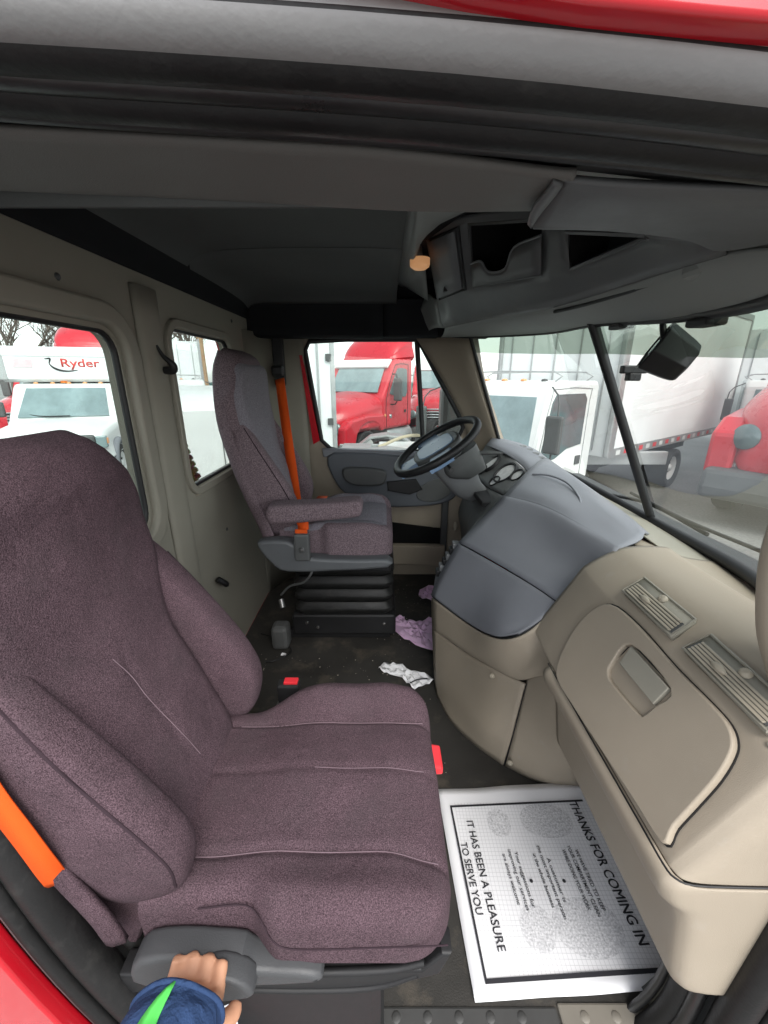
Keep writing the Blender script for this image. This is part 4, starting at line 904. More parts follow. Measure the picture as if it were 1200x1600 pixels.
box('bracket', q.x - .035, q.x + .035, q.y - .012, q.y + .012, q.z - .01, q.z + .012, BLACK, sn, .004); box('sensor_body', q.x - .015, q.x + .02, q.y - .012, q.y + .015, q.z - .03, q.z - .008, BLACK, sn, .004)

# =================================================================== FLOOR THINGS
pmM = Matrix.Translation((.398, .69, .0035)) @ Matrix.Rotation(R_(2.6), 4, 'Z')
fm_ = thing('paper_floor_mat', (.398, .69, 0), 'white printed paper floor mat below the glove box', 'floor mat')
vs = []; fs = []; NX, NY = 26, 22; LX, LY = .225, .222
for i in range(NX + 1):
    for j in range(NY + 1):
        x = -LX + 2 * LX * i / NX; y = -LY + 2 * LY * j / NY
        z = .0008 * (1 + math.sin(x * 37 - y * 19)) + .0012 * (1 + math.sin(x * 21 + y * 9)) * ss(.5, 1, abs(y) / LY) + .006 * ss(.75, 1, y / LY) * (.5 + .5 * math.sin(x * 14)) + .002 * ss(.8, 1, -y / LY)
        vs.append(pmM @ V((x, y, z)))
for i in range(NX):
    for j in range(NY): fs.append((i * (NY + 1) + j, i * (NY + 1) + j + 1, (i + 1) * (NY + 1) + j + 1, (i + 1) * (NY + 1) + j))
def matpaper():
    m = bpy.data.materials.new('printed_paper'); m.use_nodes = True; n = m.node_tree; b = n.nodes['Principled BSDF']; b.inputs['Roughness'].default_value = .65
    tc = n.nodes.new('ShaderNodeTexCoord'); sp = n.nodes.new('ShaderNodeSeparateXYZ'); n.links.new(tc.outputs['Object'], sp.inputs[0])
    def math_(op, a, b_=None, c=None):
        x = n.nodes.new('ShaderNodeMath'); x.operation = op
        for k, v in enumerate((a, b_, c)):
            if v is None: continue
            if isinstance(v, (int, float)): x.inputs[k].default_value = v
            else: n.links.new(v, x.inputs[k])
        return x.outputs[0]
    X, Y = sp.outputs[0], sp.outputs[1]
    g = None
    for ax_ in (X, Y):
        f = math_('FRACT', math_('MULTIPLY', ax_, 1 / .0095)); l = math_('LESS_THAN', f, .10); g = l if g is None else math_('MAXIMUM', g, l)
    inx = math_('MULTIPLY', math_('GREATER_THAN', X, .208), math_('LESS_THAN', X, .64)); iny = math_('MULTIPLY', math_('GREATER_THAN', Y, .497), math_('LESS_THAN', Y, .862))
    g = math_('MULTIPLY', math_('MULTIPLY', g, inx), iny)
    blob = None
    for (cx, cy, rx, ry) in ((.462, .812, .072, .047), (.325, .806, .032, .038), (.468, .578, .078, .055), (.352, .576, .038, .044)):
        e = math_('ADD', math_('POWER', math_('DIVIDE', math_('SUBTRACT', X, cx), rx), 2.0), math_('POWER', math_('ABSOLUTE', math_('DIVIDE', math_('SUBTRACT', Y, cy), ry)), 2.4))
        l = math_('LESS_THAN', e, 1.0); blob = l if blob is None else math_('MAXIMUM', blob, l)
    nz = n.nodes.new('ShaderNodeTexNoise'); nz.inputs['Scale'].default_value = 230; nz.inputs['Detail'].default_value = 1; n.links.new(tc.outputs['Object'], nz.inputs['Vector'])
    sp_ = math_('MULTIPLY', math_('MAXIMUM', math_('SUBTRACT', nz.outputs[0], .36), 0.0), 1.7)
    fac = math_('MAXIMUM', math_('MULTIPLY', g, .38), math_('MULTIPLY', blob, sp_))
    mx = n.nodes.new('ShaderNodeMix'); mx.data_type = 'RGBA'; n.links.new(fac, mx.inputs[0]); mx.inputs[6].default_value = (.78, .78, .80, 1); mx.inputs[7].default_value = (.20, .20, .22, 1)
    n.links.new(mx.outputs[2], b.inputs['Base Color']); return m
mk('sheet', vs, fs, matpaper(), fm_, solid=.0006)
ZT = .0078
def strip(x0, x1, y0, y1): mk('border_line', [pmM @ V((x, y, .0058)) for x, y in ((x0, y0), (x1, y0), (x1, y1), (x0, y1))], [(0, 1, 2, 3)], INK, fm_, False)
strip(-.197, -.192, -.198, .170); strip(-.1925, .215, -.198, -.190); strip(-.1925, .20, .164, .170)
TX = lambda x, y: basis((x, y, ZT), (0.06, -1, 0), (1, .06, 0))
text_fit('mat_heading', 'THANKS FOR COMING IN', TX(.546, .862), .318, .025, INK, fm_)
_t = text_fit('mat_heading', 'THANKS FOR COMING IN', Matrix.Translation((.0009, -.0009, .0003)) @ TX(.546, .862), .318, .025, INK, fm_)
text_fit('mat_message', 'IT HAS BEEN A PLEASURE', TX(.234, .808), .275, .019, INK, fm_, bold=.008)
text_fit('mat_message', 'TO SERVE YOU', TX(.207, .752), .155, .018, INK, fm_, bold=.008)
for s, x, y, l in (('WE HAVE TRIED TO KEEP', .507, .735, .125), ('YOUR COMPARTMENT CLEAN', .490, .745, .145), ('WHILE DOING YOUR WORK', .473, .735, .125), ('A customer is', .425, .715, .09), ('the most important person', .409, .745, .15), ('in the whole business', .392, .725, .11), ('Your suggestions for', .345, .73, .115), ('improving our services', .329, .735, .125), ('are always welcome', .312, .725, .105)):
    text_fit('mat_print', s, TX(x, y), l * 1.04, .0095, INK, fm_, bold=.004)
for x in (.450, .368): lathe('mat_dot', [(.0001, .0004), (.0042, .0003), (.0043, 0)], axisM((x, .665, ZT - .0002), (0, 0, 1)), INK, fm_, 10)
# crumpled lilac film, torn paper
def crumple(name, px, m, label, cat, amp, seed, z0=.004, group=None):
    rnd = random.Random(seed); pl = [P(u, v, Z=z0) for u, v in px]; c = sum(pl, V()) / len(pl); pl = resample(pl, 3, True); vs = [c + V((0, 0, amp * .9))]; fs = []; K = len(pl); NR = 7
    for r in range(1, NR + 1):
        for p in pl:
            q = c.lerp(p, r / NR); q.z = z0 + abs(amp * (math.sin(q.x * 90 + q.y * 50 + seed) * .5 + math.sin(q.y * 130 - q.x * 60) * .4 + rnd.uniform(-.25, .25))) + .002; vs.append(q)
    for k in range(K): fs.append((0, 1 + k, 1 + (k + 1) % K))
    for r in range(NR - 1):
        for k in range(K): a = 1 + r * K; b = a + K; fs.append((a + k, a + (k + 1) % K, b + (k + 1) % K, b + k))
    o = mk(name, vs, fs, m, None, True, solid=.0012, auto=25); return tag(o, label, cat, group)
crumple('plastic_film', [(607, 975), (618, 990), (640, 1004), (668, 1016), (690, 1020), (705, 1000), (700, 975), (672, 966), (655, 974), (640, 972), (625, 972)], LILAC, 'crumpled lilac plastic film sheet beside the beige console skirt', 'plastic film', .018, 3)
crumple('plastic_film', [(654, 930), (660, 938), (680, 940), (690, 928), (680, 918), (664, 920)], LILAC, 'small lilac plastic scrap in front of driver seat', 'plastic film', .03, 5)
crumple('plastic_film', [(616, 968), (624, 964), (632, 966), (630, 972), (620, 973)], LILAC, 'tiny pale lilac scrap beside the big lilac film', 'plastic film', .015, 9)
pw = crumple('paper_strip', [(591, 1046), (600, 1040), (618, 1038), (635, 1047), (660, 1054), (678, 1065), (665, 1072), (648, 1078), (635, 1068), (615, 1056), (600, 1052)], PAPER, 'torn white paper strip behind the passenger seat cushion', 'paper', .02, 4)
tube('printed_line', [P(641, 1067, Z=.03), P(652, 1062, Z=.03), P(668, 1060, Z=.03)], .0025, INK, pw)
for (u, v), s, lb in (((443, 1023), .012, 'tiny white scrap on the floor behind passenger seat'), ((500, 974), .008, 'tiny white crumb by the bellows seat base'), ((434, 988), .014, 'small pale tag near the wall by driver seat')):
    q = P(u, v, Z=.006); o = mk('paper_scrap', [q + V((-s, -s * .5, 0)), q + V((s, -s * .7, .004)), q + V((s * .9, s * .6, 0)), q + V((-s * .7, s * .7, .003))], [(0, 1, 2, 3)], PAPER, None, False, solid=.002); tag(o, lb, 'paper')
q = P(360, 1588, Z=.16)
o = mk('care_label', [P(348, 1572, Y=.375), P(364, 1566, Y=.375), P(372, 1600, Y=.37), P(354, 1606, Y=.37)], [(0, 1, 2, 3)], PAPER, None, False, solid=.001); tag(o, 'small white label hanging below the recliner cover', 'label')
tube('bulkhead_cable', [P(408, 990, Z=.01), P(440, 1000, Z=.01), P(455, 1018, Z=.01), P(430, 1032, Z=.01), P(415, 1034, Z=.01)], .003, BLACK, cab)
q = P(340, 905, X=-.66)
tube('wall_bracket', [q, q + V((.02, .02, -.03)), q + V((.01, .05, -.05))], .012, BLACK, cab)

rg_ = random.Random(11); gv, gf = [], []
for k in range(260):
    x, y = (rg_.uniform(-.6, .2), rg_.uniform(.95, 1.55)) if k % 2 else (rg_.uniform(-.05, .35), rg_.uniform(1.6, 2.2))
    r = rg_.choice((.0012, .0016, .002, .003)); o0 = len(gv); c = V((x, y, .001))
    gv += [c + V((r, 0, 0)), c + V((0, r * 1.3, 0)), c + V((-r, 0, .0)), c + V((0, -r, 0)), c + V((0, 0, r))]; gf += [(o0, o0 + 1, o0 + 4), (o0 + 1, o0 + 2, o0 + 4), (o0 + 2, o0 + 3, o0 + 4), (o0 + 3, o0, o0 + 4)]
o = mk('floor_grit', gv, gf, mat('pale_grit', (.34, .31, .26), .9), None, False); tag(o, 'pale grit scattered over the dark cab floor', 'grit', kind='stuff')

# =================================================================== ARM OF THE PERSON
pe = thing('person', (-.22, .3, .42), 'hand on the seat lever, arm in navy sleeve with lime stripe', 'person')
AR = [(-.225, .02, .54), (-.232, .12, .525), (-.240, .22, .505), (-.243, .276, .492), (-.250, .300, .484), (-.252, .314, .472), (-.250, .322, .455)]
AD = V((0, -.036, -.030))
AR = [tuple(V(p) + AD) for p in AR]
parts = [([V(p) for p in AR], [.05, .046, .038, .030, .029, .032, .026])]
kn = [(-.282, .325, .480), (-.262, .330, .478), (-.241, .330, .476), (-.221, .326, .472)]
for i, k in enumerate(kn):
    k = V(k) + AD; l = (.026, .031, .030, .024)[i]
    parts.append(([V((-.252 + (i - 1.5) * .012, .302, .486)) + AD, k, k + V((0, .012, -.016)), k + V((0, .034, -.014 + .004 * i)), k + V((0, .042, .0))], [.013, .0115, .0105, .0095, .008]))
parts.append(([V(p) + AD for p in ((-.232, .298, .482), (-.208, .306, .470), (-.196, .320, .458), (-.192, .334, .452))], [.015, .0135, .0115, .009]))
vs_, fs_ = [], []
for pts, rr in parts:
    a, b = tube_vf(pts, rr, 5, False, 12); o0 = len(vs_); vs_ += a; fs_ += [tuple(i + o0 for i in f) for f in b]
me = bpy.data.meshes.new('arm'); me.from_pydata([tuple(v) for v in vs_], [], fs_); arm = link('arm', me, SKIN, pe)
x = arm.modifiers.new('r', 'REMESH'); x.mode = 'VOXEL'; x.voxel_size = .0035; x.use_smooth_shade = True
x = arm.modifiers.new('s', 'SMOOTH'); x.factor = .6; x.iterations = 6
slv = resample([V((-.235, -.06, .55))] + [V(p) + V((-.010, 0, 0)) for p in AR[:4]] + [V((-.254, .309, .486)) + AD], 3)
rr_ = [q.x for q in resample([V((x, 0, 0)) for x in (.094, .088, .080, .070, .062, .054)], 3)]
rings = []
for i, p in enumerate(slv):
    t = (slv[min(i + 1, len(slv) - 1)] - slv[max(i - 1, 0)]).normalized(); s = t.cross(V((0, 0, 1))).normalized(); u_ = s.cross(t)
    r = rr_[i] * (1 + (.035 * math.sin(i * 2.1) if i < len(slv) - 2 else 0))
    rings.append([p + s * math.cos(a) * r * (1 + .05 * math.sin(3 * a + i * 1.3)) + u_ * math.sin(a) * r * (1 + .04 * math.sin(4 * a + i * .9)) for a in [2 * math.pi * k / 14 for k in range(14)]])
sv = loft('sleeve', rings, NAVY, pe, 3, 3, False, 80); xm = sv.modifiers.new('t', 'SOLIDIFY'); xm.thickness = .004
tube('cuff_edge', rings[-1], .0035, NAVY, sv, 3, True, 8)
from mathutils.bvhtree import BVHTree
_b = BVHTree.FromPolygons([v.co.copy() for v in sv.data.vertices], [tuple(p.vertices) for p in sv.data.polygons])
rows_ = []
for (l, r) in (((272, 1536), (274, 1537)), ((258, 1548), (266, 1553)), ((245, 1562), (258, 1570)), ((233, 1577), (250, 1588)), ((222, 1593), (243, 1606)), ((212, 1610), (237, 1624)), ((203, 1628), (232, 1644))):
    rw = []
    for k in range(4):
        u, v = l[0] + (r[0] - l[0]) * k / 3, l[1] + (r[1] - l[1]) * k / 3
        h = _b.ray_cast(V((0, 0, CAMZ)), ray(u, v).normalized())
        if h[0] is None: break
        rw.append(h[0] + h[1] * (.0022 if h[1].dot(ray(u, v)) < 0 else -.0022))
    if len(rw) == 4: rows_.append(rw)
if len(rows_) > 1: surf('stripe', rows_, LIME, sv, 1, 1, .0015, off=0)

# =================================================================== OUTSIDE: THE TRUCK YARD
GZ = -1.12
ASPH = mat('asphalt', (.20, .20, .195), .85, var=.2, vscale=.6, bump=.4, bscale=40, col2=(.27, .27, .26), cscale=25)
GRASS = mat('dry_grass_ground', (.22, .21, .10), .95, var=.3, vscale=3, bump=.5, bscale=30)
o = mk('ground', [(-250, -250, GZ), (250, -250, GZ), (250, 250, GZ), (-250, 250, GZ)], [(0, 1, 2, 3)], ASPH, None, False); tag(o, kind='structure')
o = mk('verge', [(2.9, 4.7, GZ + .004), (4.4, 5.9, GZ + .004), (4.7, 5.5, GZ + .004), (3.2, 4.3, GZ + .004)], [(0, 1, 2, 3)], GRASS, None, False); tag(o, kind='structure')
TYM = {}
def wheel(parent, x, y, r, wd, sgn, rimm=WHITEP, rimr=.58):
    key = (r, wd, rimm.name)
    if key not in TYM:
        tv, tf = lathe_vf([(r * .58, -wd * .4), (r * .8, -wd * .5), (r * .95, -wd * .48), (r, -wd * .36), (r * .985, -.03), (r, 0), (r * .985, .03), (r, wd * .36), (r * .95, wd * .48), (r * .8, wd * .5), (r * .58, wd * .4)], 28)
        rv, rf = lathe_vf([(.0001, wd * .42), (r * .13, wd * .42), (r * .16, wd * .36), (r * .2, wd * .24), (r * .42, wd * .26), (r * .5, wd * .34), (r * .57, wd * .40), (r * .60, wd * .41), (r * .6, -wd * .3)], 28)
        TYM[key] = ((tv, tf), (rv, rf), {})
    (tv, tf), (rv, rf), cache = TYM[key]
    M = axisM((x, y, r), (0, sgn, 0), (1, 0, 0))
    o = mk('wheel', [M @ V(v) for v in tv], tf, TYRE, parent, auto=35)
    rm = mk('rim', [M @ V(v) for v in rv], rf, rimm, o, auto=35)
    for k in range(8):
        a = 2 * math.pi * k / 8; c = M @ V((r * .31 * math.cos(a), r * .31 * math.sin(a), wd * .255))
        n = M.to_3x3() @ V((0, 0, 1)); lathe('hand_hole', [(.0001, .006), (r * .065, .005), (r * .07, 0)], axisM(c, n), BLACK, rm, 8) if rimr > .5 else None
    return o
def place(name, label, cat, loc, heading, group=None):
    a = math.atan2(-heading[1], -heading[0]); return thing(name, (loc[0], loc[1], GZ), label, cat, group, True, a)
def flat(name, pts, m, parent, th=.02, bev=.004):
    pts = [V(p) for p in pts]; n = (pts[1] - pts[0]).cross(pts[2] - pts[0]).normalized() * th; K = len(pts)
    vs = [p - n * .5 for p in pts] + [p + n * .5 for p in pts]
    return mk(name, vs, [tuple(range(K))[::-1], tuple(range(K, 2 * K))] + [(i, (i + 1) % K, (i + 1) % K + K, i + K) for i in range(K)], m, parent, False, bev=bev)
def hull(name, secs, m, parent, nr=3, ns=4):
    """lofted body: list of (x, [(y,z)...])"""
    return loft(name, [[V((x, y, z)) for y, z in s] for x, s in secs], m, parent, nr, ns, True, 50)
def sect(wd, z0, z1, r=.25, crown=.08):
    return [(-wd, z0), (-wd, z0 + (z1 - z0) * .5), (-wd * .98, z1 - r * .7), (-wd * .80, z1 - r * .12), (-wd * .4, z1 + crown * .7), (0, z1 + crown), (wd * .4, z1 + crown * .7), (wd * .80, z1 - r * .12), (wd * .98, z1 - r * .7), (wd, z0 + (z1 - z0) * .5), (wd, z0), (0, z0)]
def tractor(name, label, loc, heading, paint, group=None, full=True, grille=True, fairing=True, grillem=None, mirrors=True):
    t = place(name, label, 'truck', loc, heading, group)
    hull('hood', [(.02, sect(.62, .75, 1.35, .3)), (.10, sect(.78, .70, 1.50, .3)), (.5, sect(.98, .95, 1.66, .32)), (1.1, sect(1.05, 1.0, 1.78, .32)), (1.75, sect(1.06, 1.0, 1.88, .3))], paint, t)
    for s in (-1, 1):
        fe = [(.05, .62), (.05, 1.15), (.35, 1.32), (1.0, 1.40), (1.75, 1.38), (1.75, .95), (1.62, .95), (1.52, 1.08), (1.3, 1.2), (1.02, 1.22), (.75, 1.15), (.55, .98), (.45, .7)]
        prof('fender', fe, s * .86, s * 1.14, paint, t, .05)
        lathe('headlight', [(.0001, .05), (.10, .04), (.15, 0), (.15, -.1)], axisM((.06, s * .80, 1.12), (-1, s * .3, .1)), VGLASS, t, 16)
        wheel(t, 1.02, s * .98, .50, .28, s)
        lathe('door_badge', [(.0001, .012), (.05, .01), (.06, 0)], axisM((2.15, s * 1.088, 1.30), (0, s, 0)), CHROME, t, 14)
        lathe('marker_lamp', [(.0001, .012), (.035, .01), (.04, 0)], axisM((1.86, s * 1.088, 1.34), (0, s, 0)), AMBER, t, 12)
    prof('cab', [(1.75, .95), (1.75, 1.80), (1.86, 1.92), (2.42, 2.72), (2.6, 2.82), (3.25, 2.86), (3.35, 2.80), (3.35, .95)], -1.08, 1.08, paint, t, .08)
    flat('windshield', [(1.815, -.86, 1.94), (1.815, .86, 1.94), (2.355, .78, 2.70), (2.355, -.78, 2.70)], VGLASSL, t, .03)
    flat('visor', [(2.22, -.93, 2.60), (2.22, .93, 2.60), (2.48, .90, 2.80), (2.48, -.90, 2.80)], WHITEP, t, .05)
    for s in (-1, 1):
        w_ = [(2.12, 1.98), (2.18, 1.88), (2.85, 1.80), (2.98, 1.86), (3.02, 2.0), (3.0, 2.46), (2.94, 2.56), (2.55, 2.58), (2.42, 2.48)]
        M = basis((0, s * 1.088, 0), (1, 0, 0), (0, 0, 1)); plate('side_window', smooth2d(w_, 2), M, VGLASS, t, (), .008, .004)
        tube('door_line', [(1.95, s * 1.084, 1.0), (1.93, s * 1.084, 1.75), (2.3, s * 1.084, 2.55), (2.5, s * 1.084, 2.68), (3.0, s * 1.084, 2.68), (3.08, s * 1.084, 2.5), (3.08, s * 1.084, 1.0)], .008, BLACK, t, 3)
        box('door_handle', 2.88, 2.98, min(s * 1.08, s * 1.10), max(s * 1.08, s * 1.10), 1.36, 1.44, BLACK, t, .008)
        if mirrors: box('mirror', 2.05, 2.17, min(s * 1.22, s * 1.46), max(s * 1.22, s * 1.46), 1.72, 2.32, CHAR, t, .04)
        if mirrors: tube('mirror_arm', [(2.12, s * 1.1, 1.62), (2.12, s * 1.3, 1.70), (2.12, s * 1.3, 2.35), (2.2, s * 1.1, 2.42)], .018, BLACK, t, 3)
        box('step_fairing', 1.9, 3.25, min(s * .75, s * 1.04), max(s * .75, s * 1.04), .45, .93, GALV if not full else paint, t, .05) if False else None
        lathe('fuel_tank', [(.0001, -.65), (.30, -.65), (.32, -.62), (.32, .62), (.30, .65), (.0001, .65)], axisM((2.75, s * .78, .68), (1, 0, 0)), GALV, t, 20)
    if fairing:
        hull('roof_fairing', [(2.5, sect(.80, 2.80, 2.90, .1, .02)), (2.8, sect(.95, 2.80, 3.25, .2)), (3.3, sect(1.02, 2.80, 3.55, .25)), (3.42, sect(1.02, 2.80, 3.55, .25))], paint, t)
    if grille:
        gm = grillem or CHAR
        flat('grille', [(-.005, -.48, .80), (-.005, .48, .80), (.05, .42, 1.42), (.05, -.42, 1.42)], gm, t, .03)
        for k in range(6):
            z = .86 + k * .09; tube('grille_bar', [(.0 + k * .006 - .035, -.45 + k * .008, z), (.0 + k * .006 - .05, 0, z + .01), (.0 + k * .006 - .035, .45 - k * .008, z)], .018, CHROME if grillem is None else BLACK, t, 3)
    prof('bumper', [(-.12, .35), (-.14, .5), (-.08, .72), (.2, .74), (.2, .35)], -1.1, 1.1, CHAR, t, .06)
    for s in (-1, 1): box('frame_rail', .3, 6.6, s * .42 - .04, s * .42 + .04, .78, 1.02, BLACK, t, .01)
    if full:
        for xx in (5.0, 6.2):
            for s in (-1, 1): wheel(t, xx, s * .95, .50, .50, s)
    return t
def box_truck(name, label, loc, heading, wd=1.1, bx0=1.75, blen=6, bz0=1.0, bz1=3.5, paint=None, group=None, cabover=True):
    paint = paint or WHITEP; t = place(name, label, 'truck', loc, heading, group)
    if cabover:
        prof('cab', [(.02, .45), (-.02, 1.25), (.22, 2.12), (.32, 2.24), (.5, 2.28), (1.5, 2.28), (1.58, 2.22), (1.6, .75), (1.30, .62), (1.15, .85), (.85, .95), (.55, .85), (.42, .55), (.36, .45)], -1.0, 1.0, paint, t, .06)
        flat('windshield', [(-.012, -.88, 1.28), (-.012, .88, 1.28), (.205, .80, 2.06), (.205, -.80, 2.06)], VGLASSL, t, .02)
        tube('wiper', [(-.035, .1, 1.30), (-.01, .45, 1.36), (.06, .62, 1.62)], .010, BLACK, t, 3)
        for s in (-1, 1):
            w_ = [(.14, 1.32), (.28, 1.98), (.36, 2.10), (1.12, 2.10), (1.2, 2.02), (1.2, 1.34), (.8, 1.30), (.5, 1.18), (.3, 1.16)]
            plate('side_window', w_, basis((0, s * 1.006, 0), (1, 0, 0), (0, 0, 1)), VGLASS, t, (), .006, .003)
            tube('door_line', [(.1, s * 1.003, .62), (.1, s * 1.003, 1.35), (.26, s * 1.003, 2.08), (.4, s * 1.003, 2.17), (1.25, s * 1.003, 2.17), (1.3, s * 1.003, 2.0), (1.3, s * 1.003, .7)], .007, GALV, t, 2)
            box('door_handle', 1.10, 1.24, min(s * 1.0, s * 1.025), max(s * 1.0, s * 1.025), 1.02, 1.16, CHAR, t, .01)
            tube('mirror_arm', [(.08, s * 1.0, 1.05), (-.05, s * 1.22, 1.02), (-.08, s * 1.28, 1.10), (-.08, s * 1.28, 1.3), (-.02, s * 1.28, 2.0), (.2, s * 1.02, 2.2)], .012, CHAR, t, 3)
            box('mirror', -.13, -.05, min(s * 1.17, s * 1.40), max(s * 1.17, s * 1.40), 1.35, 1.85, CHAR, t, .03)
            wheel(t, .85, s * .85, .41, .22, s)
            box('headlight', -.01, .04, s * .72 - .17, s * .72 + .17, .72, .9, VGLASSL, t, .02)
        box('grille', -.03, .02, -.6, .6, 1.0, 1.12, CHAR, t, .01); box('bumper', -.12, .2, -1.0, 1.0, .42, .66, paint, t, .03)
        for k in range(5): lathe('roof_lamp', [(.0001, .03), (.04, .02), (.05, 0)], axisM((.5, -.7 + k * .35, 2.28), (0, 0, 1)), AMBER if k not in (0, 4) else CHAR, t, 10)
        tube('roof_rack', [(.45, -.9, 2.27), (.45, -.88, 2.40), (.45, .88, 2.40), (.45, .9, 2.27)], .012, GALV, t, 2)
        tube('roof_rack', [(1.3, -.9, 2.27), (1.3, -.88, 2.40), (1.3, .88, 2.40), (1.3, .9, 2.27)], .012, GALV, t, 2)
    x0, x1 = bx0, bx0 + blen; W = wd + .06
    bd = box('cargo_box', x0, x1, -W, W, bz0, bz1, WHITEB, t, .01)
    for s in (-1, 1):
        for zz, hh in ((bz0, .14), (bz1, .10)): box('box_rail', x0 - .01, x1 + .01, min(s * W, s * (W + .02)), max(s * W, s * (W + .02)), zz - .02, zz + hh, GALV, bd, .006)
        for xx in (x0, x1): box('corner_post', xx - .05, xx + .16 if xx == x0 else xx + .03, min(s * (W - .06), s * (W + .024)), max(s * (W - .06), s * (W + .024)), bz0, bz1, GALV, bd, .02)
        n_ = int(blen / .3)
        for k in range(n_):
            xx = x0 + .25 + k * .3
            box('reflective_tape', xx, xx + .15, min(s * (W + .0201), s * (W + .0225)), max(s * (W + .0201), s * (W + .0225)), bz0 + .02, bz0 + .10, REDPL if k % 2 else WHITEP, bd, 0)
        wheel(t, x0 + blen * .55, s * .85, .43, .5, s)
    box('chassis', .6, x1 - .3, -.45, .45, .6, bz0 - .02, BLACK, t, .01)
    for k in range(int(2 * W / .45)): box('front_rib', x0 - .025, x0 + .01, -W + .25 + k * .45, -W + .265 + k * .45, bz0 + .1, bz1 - .1, GALV, bd, .003)
    return t, bd
# cab-over box truck in front of the windshield
h = V((-.797, -.604)); 
c0_ = V((2.12, 5.63)); n_s = V((.604, -.797))   # front corner nearest; side faces us
fc0 = c0_ - n_s * 1.0
t, bd = box_truck('box_truck', 'white cab-over box truck parked ahead of the windshield', (fc0.x, fc0.y), (h.x, h.y), blen=6.2, bx0=1.85, bz0=1.06, bz1=3.6)
# red tractor beyond the driver window
tractor('tractor_truck', 'red tractor truck facing left beyond the driver window', (-1.9, 10.4), (-.55, -.835), REDF)
# white cargo box left of it
cbx = place('cargo_box', 'white upright cargo box at the left edge of driver window', 'cargo box', (-2.5, 8.55), (-.99, -.12))
bd3 = box('box_body', .0, 1.5, -1.15, 1.15, .25, 3.4, WHITEB, cbx, .02)
for zz in (.25, 3.3): box('box_rail', -.01, 1.51, -1.17, -1.15, zz, zz + .1, GALV, cbx, .006)
for xx in (.0, 1.42): box('corner_post', xx, xx + .08, -1.18, -1.12, .25, 3.4, GALV, cbx, .01)
for zz in (.7, 1.5, 2.6): box('hinge', 1.34, 1.44, -1.20, -1.17, zz, zz + .12, CHAR, cbx, .006)
tube('lock_rod', [(1.2, -1.19, .3), (1.2, -1.19, 3.3)], .018, GALV, cbx, 1)
# bare chassis in the foreground
ch = place('chassis_truck', 'bare truck chassis with pale deck below the driver window', 'truck', (-.3, 7.8), (-1, 0))
for s in (-1, 1): box('frame_rail', -.6, 5.5, s * .42 - .05, s * .42 + .05, .80, 1.04, GALV, ch, .01)
for k in range(6): box('cross_member', .0 + k * .9, .14 + k * .9, -.4, .4, .82, 1.0, GALV, ch, .01)
box('deck_plate', .2, 1.5, -.55, .55, 1.05, 1.075, WHITEP, ch, .01); box('deck_plate', -.5, .05, -.9, .3, 1.05, 1.08, GALV, ch, .01)
lathe('fifth_wheel', [(.0001, .06), (.10, .06), (.12, .05), (.46, .05), (.48, 0)], axisM((2.6, 0, 1.05), (0, 0, 1)), STEEL, ch, 24)
tube('brake_hose', [(.2, -.3, 1.1), (.8, -.2, 1.3), (1.6, -.1, 1.22), (2.2, .1, 1.15), (3.0, .0, 1.28)], .03, mat('tan_hose', (.45, .38, .27), .7), ch, 4)
tube('brake_hose', [(1.4, .2, 1.1), (1.9, .1, 1.35), (2.8, .2, 1.25), (3.4, .2, 1.1)], .025, BLACK, ch, 4)
for xx in (.35, 2.05, 3.3):
    for s in (-1, 1):
        wheel(ch, xx, s * .95, .52, .5, s)
        prof('mudguard', [(xx - .62, .75), (xx - .6, .95), (xx - .35, 1.14), (xx, 1.19), (xx + .35, 1.14), (xx + .6, .95), (xx + .62, .75), (xx + .58, .76), (xx + .55, .93), (xx + .32, 1.10), (xx, 1.15), (xx - .32, 1.10), (xx - .55, .93), (xx - .58, .76)], s * .68, s * 1.2, GALV, ch, .005) if xx < 3 else None
# second red tractor in the quarter window and a white box behind
tractor('tractor_truck', 'partly hidden red tractor truck right of driver window divider', (1.75, 14.0), (-.2, -.98), REDF, full=False, fairing=False)
# red tractor nose at the right of the windshield
tractor('tractor_truck', 'large red tractor truck nose at the right of the windshield', (6.15, 5.4), (-.8, -.6), REDF, full=False, fairing=False, mirrors=False).scale = (1.3, 1.3, 1.3)
# white tractor behind, upper right
box_truck('box_truck', 'white box truck far right behind the red truck nose', (9.3, 9.3), (-.6, -.8), blen=6, bx0=1.75)
# left: service truck with lettered box
sv_ = place('service_truck', 'white pickup-nosed box truck with red lettered box, left rear window', 'truck', (-6.72, 8.0), (.37, -.93)); sv_.scale = (1.08, 1.08, 1.08)
W = 1.0
hull('hood', [(.0, sect(.86, .62, 1.12, .12, .03)), (.12, sect(.94, .60, 1.20, .12, .05)), (.8, sect(.97, .62, 1.26, .12, .06)), (1.35, sect(.98, .62, 1.30, .12, .05))], WHITEP, sv_)
prof('cab', [(1.30, .55), (1.30, 1.28), (1.42, 1.33), (2.0, 1.95), (2.12, 2.02), (3.0, 2.05), (3.1, 2.0), (3.12, .55)], -.97, .97, WHITEP, sv_, .07)
flat('windshield', [(1.425, -.80, 1.37), (1.425, .80, 1.37), (1.985, .72, 1.93), (1.985, -.72, 1.93)], VGLASSL, sv_, .03)
box('grille', -.06, .03, -.80, .80, .72, 1.13, CHAR, sv_, .04)
for k in range(3): box('grille_bar', -.075, -.05, -.72, .72, .80 + k * .11, .835 + k * .11, GREYM, sv_, .01)
prof('bumper', [(-.16, .42), (-.18, .6), (-.1, .68), (.2, .68), (.2, .42)], -.98, .98, CHAR, sv_, .04)
